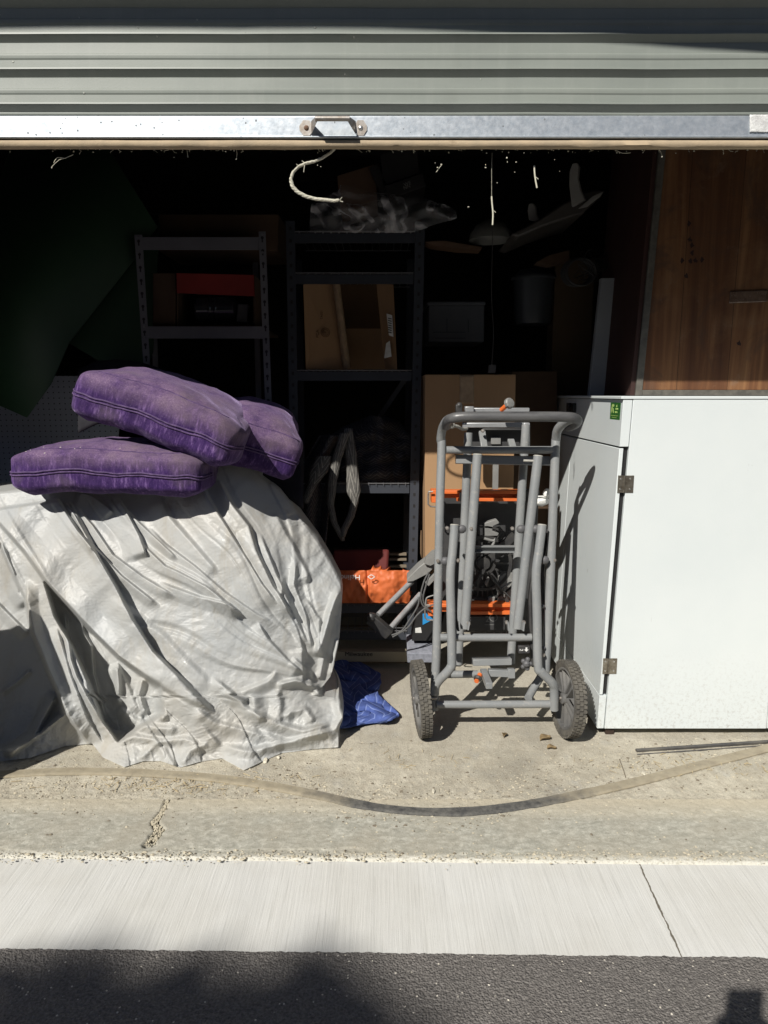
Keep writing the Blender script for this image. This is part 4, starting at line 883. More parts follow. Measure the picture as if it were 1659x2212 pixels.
mb = MB(); o_ = Z_(1066, 1334, 2.7535); mb.lathe(o_, (0, -1, 0), [(0, .017), (.0006, .017), (.0006, .0145), (0, .0145)], 24); mb.fbox(Z_(1047, 1350, 2.7535), Z_(1068, 1350, 2.7535), Z_(1047, 1349, 2.7535), .0008); build(mb, 'print', m_lgrey, pn)
mb = MB(); mb.fbox(Z_(1064, 1060, 2.84), Z_(1076, 1060, 2.84), Z_(1065, 1003, 2.84), .012); build(mb, 'stretcher', m_lgrey, ts)
kn_ = MB(); kc = Z_(1097, 873, 2.66); kax = Vector((.45, -.75, .35)).normalized()
kn_.lathe(kc, kax, [(0, .018), (.003, .021), (.014, .021), (.018, .017), (.019, .0001)], 10); k1 = build(kn_, 'lock_knob', m_lgrey, ts, ang=25)
kn_ = MB(); kn_.tube([kc, kc - kax * .03 + Vector((-.006, 0, -.012))], .009, 10); build(kn_, 'knob_stem', m_org, ts)
mb = MB(); mb.fbox(Z_(985, 897, 2.70), Z_(999, 897, 2.70), Z_(985, 874, 2.70), .03); mb.ball(Z_(992, 876, 2.71), .013); build(mb, 'black_grip', m_plast, ts, bevel=.003)
mb = MB(); mb.tube([Z_(978, 919, 2.60), Z_(990, 922, 2.62), Z_(998, 927, 2.66), Z_(1008, 926, 2.70)], .0065, 8, 3); mb.ball(Z_(976, 919, 2.60), .013); build(mb, 'clamp_lever', m_cap, ts)
# ============================================================ SHELVES
m_shelf = M('grey_shelf_steel', (.17, .17, .185), (.14, .14, .155), 6, .5, .2); m_shelf2 = M('blue_black_steel', (.042, .047, .060), (.035, .04, .05), 6, .5, .1)
m_wire = M('wire_deck', (.20, .20, .21), None, 30, .4, .6, bump=0); m_pboard = M('particle_board', (.10, .075, .05), (.07, .05, .035), 30, .9)
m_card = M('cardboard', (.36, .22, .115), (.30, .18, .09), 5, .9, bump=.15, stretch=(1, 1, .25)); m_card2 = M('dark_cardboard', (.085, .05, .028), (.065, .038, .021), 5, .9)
m_cardin = M('cardboard_inside', (.17, .10, .048), None, 6, .9); m_ctape = M('paper_tape', (.38, .27, .165), (.29, .20, .12), 30, .7, bump=.5, bs=60, bd=.003)
m_paper = M('white_paper', (.62, .62, .60), (.5, .5, .48), 50, .8); m_ink = M('black_ink', (.02, .02, .02), None, 30, .8, bump=0)
def holes_mat(name, base, ink=(.008, .008, .01)):
    return M(name, base, ink, 30, .5)
ls = thing('shelf_unit', P(440, 1330, 3.0), 'light grey boltless steel shelf unit with keyhole uprights behind the cushions', 'shelf'); ls.location.z = 0; ls['org'] = (ls['org'][0], 3.0, 0)
PL = lambda a, b, d=0.0: P(a, b, 3.0 + d)
pg = G(300, 1335).y
yb = 1415
xl0, xl1 = 290 + (yb - 507) * .0706, 307.5 + (yb - 507) * .060
def upright(par, x0t, x1t, yt, x0b, x1b, yb_, Y, mat, hole=None, dep=.035):
    o = thing; mb = MB(); a, b, c, d = P(x0t, yt, Y), P(x1t, yt, Y), P(x0b, yb_, Y), P(x1b, yb_, Y)
    mb.hexa([c, d, d + Vector((0, .0025, 0)), c + Vector((0, .0025, 0)), a, b, b + Vector((0, .0025, 0)), a + Vector((0, .0025, 0))])
    s_ = 1 if x0t < CX and hole else 1
    mb.hexa([c + Vector((0, .003, 0)), c + Vector((.0025, .003, 0)), c + Vector((.0025, dep, 0)), c + Vector((0, dep, 0)), a + Vector((0, .003, 0)), a + Vector((.0025, .003, 0)), a + Vector((.0025, dep, 0)), a + Vector((0, dep, 0))])
    u_ = build(mb, 'upright', mat, par)
    if hole:
        hb = MB(); L = (a - c).length; n_ = int(L / .0505)
        for k in range(n_):
            f = (k + .6) / n_; p = (a + b) / 2 * (1 - f) + (c + d) / 2 * f + Vector((0, -.0006, 0))
            if hole == 'key':
                hb.prism([p + Vector((.0062 * math.cos(t_), 0, .006 + .0062 * math.sin(t_))) for t_ in [-1.1 + i * .535 for i in range(11)]] + [p + Vector((-.003, 0, -.012)), p + Vector((.003, 0, -.012))], (0, .0004, 0))
            else: hb.prism([p + Vector(q) for q in ((-.005, 0, -.007), (.005, 0, -.007), (.005, 0, .007), (-.005, 0, .007))], (0, .0004, 0))
        each(hb, 'slot', m_black, u_)
    return u_
upright(ls, 290, 307, 507, xl0, xl1, yb, 3.0, m_shelf, 'key'); upright(ls, 558.5, 573.5, 500, 558.5 + (yb - 500) * .038, 573.5 + (yb - 500) * .036, yb, 3.0, m_shelf, 'key')
upright(ls, 322, 334, 560, 350, 362, 1390, 3.42, m_shelf); upright(ls, 545, 557, 560, 566, 578, 1390, 3.42, m_shelf)
for (xa, xb, ya, yb2) in ((307, 558.5, 512, 539), (319, 570, 705, 731), (333, 577, 905, 931), (346, 585, 1110, 1136)):
    mb = MB(); mb.fbox(PL(xa, yb2, .001), PL(xb, yb2, .001), PL(xa, ya, .001), .012); build(mb, 'beam', m_shelf, ls, bevel=.001)
    z_ = PL(xa, ya).z - .004; mb = MB(); mb.box(PL(xa, ya).x + .003, PL(xb, ya).x - .003, 3.014, 3.42, z_ - .012, z_); build(mb, 'shelf_board', m_pboard, ls)
mb = MB()
for a_, b_ in ((298, 512), (299, 545), (566, 507), (567, 545), (311, 705), (313, 728), (577, 703), (578, 728)): mb.lathe(PL(a_, b_, -.001), (0, -1, 0), [(0, .005), (.002, .004), (.003, .0001)], 10)
each(mb, 'rivet', m_wire, ls)
ms = thing('shelf_unit', P(770, 1410, 3.12), 'tall blue black steel shelf unit with wire decks in the middle of the garage', 'shelf'); ms.location.z = 0; ms['org'] = (ms['org'][0], 3.12, 0)
PM = lambda a, b, d=0.0: P(a, b, 3.12 + d)
upright(ms, 897, 918, 483, 879, 897, 1405, 3.12, m_shelf2, 'slot'); upright(ms, 617, 637, 477, 634, 652, 1405, 3.12, m_shelf2, 'slot'); upright(ms, 880, 894, 560, 868, 880, 1380, 3.55, m_shelf2); upright(ms, 640, 652, 560, 652, 664, 1380, 3.55, m_shelf2)
for yt_, xa, xb in ((501, 637, 896), (590, 639, 893), (800, 642, 889), (1044, 646, 884), (1304, 651, 880), (1362, 652, 879)):
    p0, p1 = PM(xa, yt_, .004), PM(xb, yt_, .004)
    mb = MB(); mb.box(p0.x, p1.x, 3.122, 3.132, p0.z - .045, p0.z - .006); build(mb, 'beam', m_shelf2, ms)
    mb = MB()
    for yy in (3.118, 3.16, 3.34, 3.52): mb.tube([(p0.x, yy, p0.z), (p1.x, yy, p0.z)], .0028 if yy < 3.15 else .002, 6)
    for k in range(15):
        xx = p0.x + (p1.x - p0.x) * (k + .5) / 15; mb.tube([(xx, 3.112, p0.z - .008), (xx, 3.116, p0.z + .003), (xx, 3.54, p0.z + .003)], .0016, 5)
    build(mb, 'wire_deck', m_wire, ms)
mb = MB(); mb.bar(PM(888, 800, .01), PM(812, 912, .30), .022, .003, up=(0, 1, 0)); build(mb, 'brace', m_shelf2, ms)
mb = MB(); mb.box(PM(875, 1410).x, PM(900, 1410).x, 3.10, 3.16, 0.0, .004); build(mb, 'foot', m_shelf2, ms)
# ------------------------------------------------------------ pegboard, green board, wall-side boards
t = NT('pegboard'); X, Y_, Z = t.xyz()
def fr(v_, s_): return t.math('ABSOLUTE', t.math('SUBTRACT', t.math('FRACT', t.math('MULTIPLY', v_, s_)), .5))
dd = t.math('SQRT', t.math('ADD', t.math('MULTIPLY', fr(X, 39.4), fr(X, 39.4)), t.math('MULTIPLY', fr(Z, 39.4), fr(Z, 39.4))))
m_peg = t.out(t.mix(t.ramp(dd, (.10, 1), (.13, 0)), t.ramp(t.noise(4), (.3, (.36, .40, .45)), (.7, (.42, .45, .49))), (.01, .01, .01)), .6)
mb = MB(); A, B, C = P(-90, 1100, 3.25), P(250, 1100, 3.25), P(-90, 812, 3.25); mb.fbox(A, B, C, .006); build(mb, 'pegboard', m_peg, label='pale grey perforated pegboard behind the cushions at the left edge', cat='pegboard')
mb = MB(); mb.fbox(P(-120, 1250, 3.1), P(260, 1250, 3.1), P(-120, 1064, 3.1), .5); build(mb, 'workbench', M('brown_bench', (.09, .045, .02), None, 5, .7), label='brown wooden bench top below the pegboard at the left', cat='bench', bevel=.004)
m_grn = M('green_board', (.018, .055, .022), (.014, .043, .018), 2, .6)
def bent(name, pts, mat, Y, tilt, th, label, cat, **k):   # flat sheet cut to an outline
    q = []
    for px, py in pts: q.append(P(px, py, Y + tilt * (1000 - py) / 1000))
    mb = MB(); mb.prism(q, (0, th, 0)); return build(mb, name, mat, label=label, cat=cat, **k)
gb = thing('green_sheet', P(100, 900, 2.95), 'large dark green sheet with a round hole leaning in the left corner', 'board')
ol = [(-60, 560), (30, 300), (215, 290), (340, 490), (290, 560), (150, 740), (110, 830), (58, 902), (-60, 850)]
hole = [(37 + 23 * math.cos(a * .5236), 543 + 24 * math.sin(a * .5236)) for a in range(12)]
# ring cut: join outer outline and hole with a slit
ol2 = [(-60, 560)] + [(hole[(6 + k) % 12]) for k in range(13)] + ol
q = [P(a, b, 2.95 + .12 * (900 - b) / 600) for a, b in ol2]
import mathutils.geometry as mg
def holed(outer, inner, Yf, th):
    c2 = [Vector((a, b)) for a, b in outer + inner]; n = len(outer); ed = [(i, (i + 1) % n) for i in range(n)] + [(n + i, n + (i + 1) % len(inner)) for i in range(len(inner))]
    vs, es, fs, *_ = mg.delaunay_2d_cdt(c2, ed, [], 3, 1e-6)
    keep = []
    cx_ = sum(a for a, b in inner) / len(inner); cy_ = sum(b for a, b in inner) / len(inner); rr_ = min(math.dist((cx_, cy_), p) for p in inner)
    for f in fs:
        mx_, my_ = sum(vs[i][0] for i in f) / len(f), sum(vs[i][1] for i in f) / len(f)
        ins = False; m_ = len(outer)
        for i in range(m_):
            (x1, y1), (x2, y2) = outer[i], outer[(i + 1) % m_]
            if (y1 > my_) != (y2 > my_) and mx_ < (x2 - x1) * (my_ - y1) / (y2 - y1) + x1: ins = not ins
        if ins and math.dist((mx_, my_), (cx_, cy_)) > rr_ * .99: keep.append(f)
    mb = MB(); mb.add([P(v_[0], v_[1], Yf(v_[1])) for v_ in vs], keep); return mb
build(holed(ol, hole, lambda b: 2.95 + .12 * (900 - b) / 600, 0), 'board', m_grn, gb, solid=.006)
bent('green_sheet', [(290, 560), (345, 480), (330, 760), (300, 850), (230, 790), (150, 742)], m_grn, 3.06, .1, .006, 'second green sheet showing behind the big one, ending at the grey shelf', 'board')
# dark mound behind the cushions
m_dcl = M('dark_cloth', (.018, .016, .022), (.010, .010, .014), 8, .95, bump=.5, bs=60)
nu, nv = 60, 16; mb = MB(); tpx = [170, 210, 254, 301, 341, 397, 473, 560, 623, 655]; tpy = [800, 781, 777, 782, 795, 823, 860, 905, 940, 965]
pts = [P(170 + 485 * i / (nu - 1), np.interp(170 + 485 * i / (nu - 1), tpx, tpy) + j * 9, 2.96 - .16 * math.sin(j / (nv - 1) * 1.57) + .03 * nz(i / 7, j / 4, 1, 2)) for j in range(nv) for i in range(nu)]
mb.grid(pts, nu, nv); build(mb, 'dark_bundle', m_dcl, label='black cloth bundle heaped behind the topmost purple cushion', cat='cloth', solid=.01)
# ------------------------------------------------------------ boxes and goods
def cardbox(name, px0, py0, px1, py1, Y, dep, mat, label, cat='box', tape=None, **k):
    o = thing(name, P((px0 + px1) / 2, py1, Y), label, cat); mb = MB(); mb.fbox(P(px0, py1, Y), P(px1, py1, Y), P(px0, py0, Y), dep); build(mb, 'carton', mat, o, bevel=.002)
    if tape:
        a, b, y_ = tape; mb = MB(); nu = 8; pts = []
        for j in range(12):
            for i in range(nu): pts.append(P(a + (b - a) * i / (nu - 1), py0 + 1 + (y_ - py0) * j / 11, Y - .001 - .003 * abs(nz(i, j, .7, 4)) * (j > 6)))
        mb.grid(pts, nu, 12); build(mb, 'packing_tape', m_ctape, o, solid=.0004)
    return o
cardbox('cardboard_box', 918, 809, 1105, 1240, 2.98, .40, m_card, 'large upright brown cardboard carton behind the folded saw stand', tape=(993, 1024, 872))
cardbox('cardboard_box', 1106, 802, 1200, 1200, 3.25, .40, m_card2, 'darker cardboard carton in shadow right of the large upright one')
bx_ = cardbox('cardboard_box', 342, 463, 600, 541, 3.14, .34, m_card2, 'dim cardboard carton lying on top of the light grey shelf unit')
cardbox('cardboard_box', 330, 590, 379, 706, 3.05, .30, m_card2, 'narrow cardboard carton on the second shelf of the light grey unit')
rb = thing('open_carton', P(460, 705, 3.06), 'dark open carton with a red flap holding jars, on the light grey shelf unit', 'box')
mb = MB(); mb.prism([P(a, b, 3.03) for a, b in ((381, 590), (548, 594), (550, 640), (382, 633))], (0, .004, 0)); build(mb, 'red_flap', M('red_card', (.26, .024, .018), (.2, .02, .015), 7, .8), rb)
mb = MB(); mb.fbox(P(382, 704, 3.36), P(550, 704, 3.36), P(382, 594, 3.36), .01); mb.fbox(P(382, 704, 3.05), P(385, 704, 3.05), P(382, 595, 3.05), .3); mb.fbox(P(547, 704, 3.05), P(550, 704, 3.05), P(547, 595, 3.05), .3); mb.fbox(P(382, 705, 3.05), P(550, 705, 3.05), P(382, 703, 3.05), .3); build(mb, 'carton', m_card2, rb)
m_glass_d = M('dark_glass', (.03, .03, .035), None, 20, .12, bump=0); 
mb = MB(); c0 = P(470, 668, 3.14); mb.lathe(c0 + Vector((-.09, 0, 0)), (1, 0, 0), [(0, .0001), (0, .05), (.01, .058), (.06, .060), (.064, .063), (.070, .063), (.074, .060), (.084, .060), (.088, .063), (.094, .063), (.098, .060), (.17, .056), (.19, .03), (.19, .0001)], 28); build(mb, 'jar', m_glass_d, label='dark glass jar lying in the carton with the red flap', cat='jar')
mb = MB(); mb.fbox(P(510, 695, 3.08), P(533, 697, 3.08), P(514, 655, 3.09), .05); build(mb, 'small_pack', M('pale_pack', (.10, .10, .10), None, 20, .6), label='small pale pack standing right of the jar', cat='pack', bevel=.004)
# brown open carton on the middle unit
ob = thing('open_carton', P(757, 798, 3.2), 'brown cardboard carton opened towards the door on the middle shelf unit', 'box')
def fl(name, pts, mat, th=.004): 
    mb = MB(); mb.prism([P(a, b, c_) for a, b, c_ in pts], (0, th, 0)); return build(mb, name, mat, ob)
lf = fl('flap', [(661, 798, 3.14), (742, 798, 3.18), (718, 602, 3.20), (655, 615, 3.14)], m_card); 
rf = fl('flap', [(831, 799, 3.20), (858, 799, 3.12), (850, 616, 3.12), (812, 601, 3.20)], m_card)
fl('lower_flap', [(740, 798, 3.24), (832, 798, 3.24), (822, 710, 3.30), (737, 710, 3.30)], m_card)
fl('inside', [(735, 712, 3.46), (826, 712, 3.46), (818, 612, 3.46), (727, 612, 3.46)], m_cardin); fl('inside', [(660, 798, 3.50), (856, 798, 3.50), (850, 612, 3.50), (658, 614, 3.50)], m_cardin)
mb = MB(); nu, nv = 6, 40; pts = []
for j in range(nv):
    f = j / (nv - 1); x0, x1 = 717 + (740 - 717) * f, 733 + (758 - 733) * f
    for i in range(nu): pts.append(P(x0 + (x1 - x0) * i / 5, 601 + 196 * f, 3.175 - .012 * math.sin(i / 5 * 3.14) + .008 * nz(i * .6, j * .35, 1, 3)))
mb.grid(pts, nu, nv); build(mb, 'torn_tape', m_ctape, ob, solid=.0008)
mb = MB(); mb.prism([P(a, b, 3.125) for a, b in ((835, 677), (847, 681), (850, 728), (840, 724))], (0, .001, 0)); s1 = build(mb, 'shipping_label', m_paper, ob)
mb = MB(); mb.prism([P(a, b, 3.125) for a, b in ((834, 742), (842, 736), (846, 770), (830, 774))], (0, .001, 0)); build(mb, 'torn_label', m_paper, ob)
mb = MB()
for k in range(7): mb.prism([P(838 + .6 * k * .3, 686 + k * 5, 3.1235), P(846, 688 + k * 5, 3.1235), P(846, 690 + k * 5, 3.1235), P(838, 688 + k * 5, 3.1235)], (0, .0005, 0))
build(mb, 'print', m_ink, s1)
mb = MB(); c0 = P(703, 718, 3.15); m_pr = M('brown_print', (.09, .045, .02), None, 30, .9, bump=0)
for r0 in (.020, .014): mb.lathe(c0, (0, -1, 0), [(0, r0), (.001, r0), (.001, r0 - .0022), (0, r0 - .0022)], 24)
for k in range(4): 
    a = k * .785; d = Vector((math.cos(a), 0, math.sin(a))); mb.bar(c0 - d * .014 + Vector((0, -.0008, 0)), c0 + d * .014 + Vector((0, -.0008, 0)), .002, .001)
build(mb, 'printed_seal', m_pr, lf); text('lettering', 'PCA', .018, P(686, 721, 3.148), (0, 0, 1), (-1, 0, 0), m_pr, lf); text('lettering', 'TA021', .014, P(695, 680, 3.15), (0, 0, 1), (-1, 0, 0), m_pr, lf)
# plastic film on the top deck
t = NT('clear_film'); t.out((.7, .7, .72), .25, 0, t.bump(t.noise(11, 4, .6, dist=1.5), .7, .012), .6)
tp = t.n('ShaderNodeBsdfTransparent'); mx = t.n('ShaderNodeMixShader'); 
f1 = t.math('ABSOLUTE', t.math('SUBTRACT', t.noise(4, 2, .5, dist=1.0), .5)); f2 = t.math('ABSOLUTE', t.math('SUBTRACT', t.noise(9, 2, .5, dist=1.0), .5))
t.t.links.new(t.math('ADD', t.ramp(f1, (0, .50), (.05, .13)), t.ramp(f2, (0, .16), (.03, .02))), mx.inputs[0])
on = [n for n in t.t.nodes if n.type == 'OUTPUT_MATERIAL'][0]; t.t.links.new(tp.outputs[0], mx.inputs[1]); t.t.links.new(t.b.outputs[0], mx.inputs[2]); t.t.links.new(mx.outputs[0], on.inputs[0]); m_film = t.m
def patch(left, right, y0, y1, nu, nv, dep):   # spans between a left and right boundary given as (py, px) lists
    la, ra = np.array(left, float), np.array(right, float); pts = []
    for j in range(nv):
        py = y0 + (y1 - y0) * j / (nv - 1); xa = np.interp(py, la[:, 0], la[:, 1]); xb = np.interp(py, ra[:, 0], ra[:, 1])
        for i in range(nu): px = xa + (xb - xa) * i / (nu - 1); pts.append(P(px, py, dep(px, py, i / (nu - 1), j / (nv - 1))))
    return pts
mb = MB(); mb.grid(patch([(408, 735), (420, 714), (440, 672), (495, 668), (503, 672)], [(400, 752), (415, 800), (425, 905), (440, 960), (455, 985), (472, 988), (485, 940), (503, 892)], 400, 503, 70, 30, lambda a, b, u, v: 3.10 - .07 * math.sin(u * 3.14) * math.sin(v * 2.6) + .035 * nz(a / 26, b / 20, 1, 8)), 70, 30)
build(mb, 'plastic_film', m_film, label='crumpled clear plastic film draped on the top deck of the middle shelf unit', cat='plastic film', fix=False)
# dark boxes on the top deck
dk = M('black_carton', (.020, .018, .018), (.014, .013, .013), 8, .5); kr = M('tan_carton', (.11, .062, .035), (.08, .045, .025), 8, .7)
o = thing('tilted_carton', P(790, 440, 3.2), 'brown carton tipped on its edge above the plastic film', 'box'); mb = MB(); mb.fbox(P(735, 455, 3.2), P(815, 430, 3.2), P(728, 380, 3.2), .3); build(mb, 'carton', kr, o, bevel=.002)
mb = MB(); mb.prism([P(a, b, 3.16) for a, b in ((797, 362), (815, 355), (843, 415), (828, 432))], (0, .02, 0)); build(mb, 'lid', dk, o)
o = thing('black_carton', P(870, 430, 3.15), 'black carton with pale print tipped above the plastic film', 'box'); mb = MB(); mb.fbox(P(838, 430, 3.14), P(920, 402, 3.14), P(830, 402, 3.14), .25); bk = build(mb, 'carton', dk, o, bevel=.002)
mb = MB(); mb.fbox(P(828, 400, 3.16), P(905, 375, 3.16), P(822, 335, 3.16), .2); build(mb, 'raised_lid', dk, o)
text('lettering', 'NN', .02, P(879, 404, 3.137), (.94, 0, .34), (-.34, 0, .94), m_lgrey, bk); text('lettering', 'WE', .02, P(880, 397, 3.137), (.94, 0, .34), (-.34, 0, .94), m_lgrey, bk)
# things right of the middle unit
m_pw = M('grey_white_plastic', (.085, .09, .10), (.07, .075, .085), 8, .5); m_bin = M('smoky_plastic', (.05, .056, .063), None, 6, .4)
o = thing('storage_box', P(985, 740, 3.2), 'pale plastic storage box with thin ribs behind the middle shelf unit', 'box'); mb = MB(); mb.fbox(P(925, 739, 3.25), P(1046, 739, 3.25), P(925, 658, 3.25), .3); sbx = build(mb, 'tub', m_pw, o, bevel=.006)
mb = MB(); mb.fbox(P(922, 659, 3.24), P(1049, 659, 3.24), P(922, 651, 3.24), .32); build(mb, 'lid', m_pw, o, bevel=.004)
mb = MB()
for a, b, c_, d in ((965, 688, 966, 718), (1011, 690, 1012, 718), (935, 717, 1005, 718), (940, 730, 1005, 731)): mb.fbox(P(a, d, 3.248), P(c_, d, 3.248), P(a, b, 3.248), .003)
each(mb, 'rib', m_ink, o)
o = thing('bin', P(1150, 700, 3.4), 'smoky grey plastic bin with a rounded lip in the right half of the garage', 'bin'); mb = MB(); c0 = P(1150, 701, 3.4); mb.lathe(c0, (0, 0, 1), [(0, .0001), (0, .082), (.02, .088), (.20, .096), (.205, .104), (.215, .104), (.22, .097), (.245, .07), (.25, .0001)], 36); build(mb, 'drum', m_bin, o)
mb = MB(); mb.lathe(c0 + Vector((0, 0, .20)), (0, 0, 1), [(0, .100), (.006, .107), (.014, .105), (.014, .099)], 36); build(mb, 'lip', m_bin, o)
mb = MB(); pts = []
for j in range(10):
    for i in range(24):
        a = i / 23 * math.pi; th = j / 9 * math.pi / 2; pts.append(P(1060, 520, 3.1) + Vector((math.cos(a) * math.cos(th) * -.093, math.sin(a) * math.cos(th) * .09 - .02, .082 * math.sin(th))))
mb.grid(pts, 24, 10); mb.lathe(P(1060, 520, 3.1), (0, 0, 1), [(0, .093), (.03, .088), (.06, .065), (.078, .03), (.082, .0001)], 32)
build(mb, 'lamp_shade', M('pale_shade', (.15, .15, .135), None, 8, .5), label='pale dome shaped lamp shade hanging in the dark above the storage box', cat='lamp shade')
mb = MB(); mb.prism([P(a, b, 3.12) for a, b in ((920, 522), (960, 520), (1042, 534), (1040, 538), (990, 536), (930, 528))], (0, .1, 0)); build(mb, 'plank', kr, label='thin brown plank sticking out right of the middle shelf unit', cat='plank')
m_bd = M('board_foam', (.07, .062, .055), (.05, .045, .04), 5, .5); m_fin = M('white_fin', (.30, .29, .27), None, 10, .35)
sb = thing('surfboard', P(1250, 470, 3.0), 'surfboard stored upside down near the ceiling with its white fins up', 'surfboard')
mb = MB(); mb.prism([P(a, b, 3.0) for a, b in ((1103, 506), (1130, 492), (1170, 470), (1215, 440), (1262, 415), (1290, 408), (1306, 412), (1300, 424), (1282, 436), (1260, 462), (1230, 470), (1170, 490), (1120, 512))], (0, .35, .0)); build(mb, 'board', m_bd, sb, bevel=.008)
for ol_, y_ in (([(1235, 447), (1229, 400), (1230, 370), (1236, 353), (1246, 351), (1251, 360), (1248, 385), (1254, 410), (1264, 432)], 2.98), ([(1142, 476), (1139, 455), (1142, 440), (1150, 438), (1156, 446), (1158, 462), (1166, 478)], 3.05)):
    mb = MB(); mb.prism([P(a, b, y_) for a, b in ol_], (.01, .012, 0)); build(mb, 'fin', m_fin, sb, bevel=.003)
mb = MB(); mb.prism([P(a, b, 2.97) for a, b in ((1262, 440), (1280, 424), (1306, 412), (1297, 424), (1270, 446), (1250, 450))], (0, .01, .0)); build(mb, 'fin', m_fin, sb, bevel=.002)
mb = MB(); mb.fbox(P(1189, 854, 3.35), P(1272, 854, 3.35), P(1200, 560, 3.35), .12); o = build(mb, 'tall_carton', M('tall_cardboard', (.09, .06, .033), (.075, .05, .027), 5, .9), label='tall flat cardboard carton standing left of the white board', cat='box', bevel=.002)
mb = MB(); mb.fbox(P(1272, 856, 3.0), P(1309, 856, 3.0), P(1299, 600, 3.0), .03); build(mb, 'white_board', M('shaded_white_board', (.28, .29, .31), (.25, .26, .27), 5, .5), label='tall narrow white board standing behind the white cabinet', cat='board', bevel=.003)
mb = MB(); mb.prism([P(a, b, 3.2) for a, b in ((1160, 566), (1185, 552), (1230, 540), (1230, 562), (1190, 572))], (0, .08, 0)); build(mb, 'cardboard_scrap', m_card2, label='folded cardboard scrap lying above the smoky bin', cat='cardboard')
mb = MB(); c0 = P(1243, 590, 3.1)
for k in range(5): mb.tube([c0 + Vector((.062 * math.cos(a * .35 + k) + .004 * k, -.01 * k, .056 * math.sin(a * .35 + k) + .004 * math.sin(k * 3))) for a in range(19)], .0035, 6)
build(mb, 'cable_coil', m_plast, label='black coil of cable hanging near the white board', cat='cable')
mb = MB(); c0 = P(1285, 585, 3.1)
for k in range(16): 
    p = c0 + Vector((rnd.uniform(-.05, .05), rnd.uniform(-.03, .03), rnd.uniform(-.045, .05))); mb.tube([p + Vector((rnd.uniform(-.05, .05), rnd.uniform(-.02, .02), rnd.uniform(-.04, .04))) for _ in range(5)], .0014, 5, 4)
build(mb, 'wire_tangle', M('dull_wire', (.05, .048, .045), None, 30, .5, .3), label='tangle of thin wire and film beside the black cable coil', cat='wire', kind=None)
# ------------------------------------------------------------ moving blankets
def quilt(name, a, b, lines, s_=26.0):
    t = NT(name); uvn = t.n('ShaderNodeTexCoord').outputs['UV']; x_, y_, _z = t.xyz(uvn)
    zig = t.math('ADD', t.math('MULTIPLY', y_, s_), t.math('MULTIPLY', t.math('PINGPONG', t.math('MULTIPLY', x_, s_ * .45), 1.0), 1.6))
    f_ = t.math('ABSOLUTE', t.math('SUBTRACT', t.math('FRACT', zig), .5)); ln_ = t.ramp(f_, (.03, 1), (.10, 0))
    c = t.mix(t.math('MULTIPLY', ln_, .8), t.ramp(t.noise(60, 5, .7), (.35, a), (.65, b)), lines)
    return t.out(c, .95, 0, t.bump(t.ramp(f_, (0, 0), (.3, 1)), .5, .004, t.bump(t.noise(300, 3), .4, .001)), .1)
m_qg = quilt('grey_quilt', (.05, .046, .048), (.07, .064, .064), (.19, .18, .17)); m_qb = quilt('blue_quilt', (.055, .085, .25), (.08, .12, .33), (.20, .26, .50), 11)
m_qs = quilt('grey_quilt_strip', (.085, .082, .078), (.14, .135, .125), (.40, .38, .34), 7)
gq = thing('moving_blanket', P(770, 1040, 3.1), 'dark grey quilted moving blanket heaped on the middle shelf with loose ends hanging down', 'blanket')
def qpatch(name, left, right, y0, y1, nu, nv, dep, mat, par, th=.006):
    pts = np.array([tuple(p) for p in patch(left, right, y0, y1, nu, nv, dep)]); o = np_mesh(name, pts, nu, nv, mat, par); m = o.modifiers.new('thickness', 'SOLIDIFY'); m.thickness = th; return o
qpatch('heap', [(900, 800), (925, 740), (960, 690), (1040, 700)], [(900, 830), (912, 862), (940, 886), (1040, 893)], 898, 1041, 70, 50, lambda a, b, u, v: 3.24 + .10 * (1 - v) - .10 * math.sin(u * 3.1) + .05 * nz(a / 38, b / 22, 1, 5) + .03 * abs(nz(a / 20, b / 60, 1, 9)), m_qg, gq)
qpatch('hanging_part', [(940, 690), (1000, 655), (1100, 640), (1215, 655)], [(940, 745), (1000, 715), (1100, 712), (1215, 700)], 940, 1215, 40, 60, lambda a, b, u, v: 3.10 + .035 * math.sin(u * 9 + v * 2) + .02 * nz(a / 20, b / 40, 1, 2), m_qg, gq)
def ribbon(name, cen, wid, mat, par, nv=50, nu=8, th=.004):
    c = np.array(cen, float); tt = np.linspace(0, 1, len(c)); vv = np.linspace(0, 1, nv); pts = []
    w = np.array(wid, float); tw = np.linspace(0, 1, len(w))
    for v_ in vv:
        px, py, Y = (np.interp(v_, tt, c[:, k]) for k in range(3)); wx = np.interp(v_, tw, w)
        for i in range(nu): pts.append(tuple(P(px + wx * (i / (nu - 1) - .5), py, Y - .012 * math.sin(i / (nu - 1) * 3.1) + .004 * nz(px * .3 + i, py * .08, 1, 3))))
    o = np_mesh(name, np.array(pts), nu, nv, mat, par); m = o.modifiers.new('thickness', 'SOLIDIFY'); m.thickness = th; return o
ribbon('loose_end', [(745, 935, 3.04), (728, 990, 3.04), (718, 1040, 3.04), (714, 1090, 3.04), (722, 1130, 3.04), (737, 1158, 3.04), (741, 1168, 3.04)], [20, 18, 18, 12, 11, 10, 4], m_qs, gq)
ribbon('loose_end', [(752, 925, 3.07), (758, 980, 3.06), (762, 1025, 3.05), (764, 1060, 3.04), (766, 1085, 3.04), (758, 1115, 3.035), (745, 1140, 3.035), (741, 1160, 3.03)], [16, 22, 24, 30, 14, 14, 13, 6], m_qs, gq)
ribbon('loose_end', [(700, 985, 3.05), (690, 1015, 3.05), (676, 1045, 3.05), (663, 1075, 3.05), (661, 1087, 3.05)], [30, 40, 18, 14, 6], m_qs, gq)
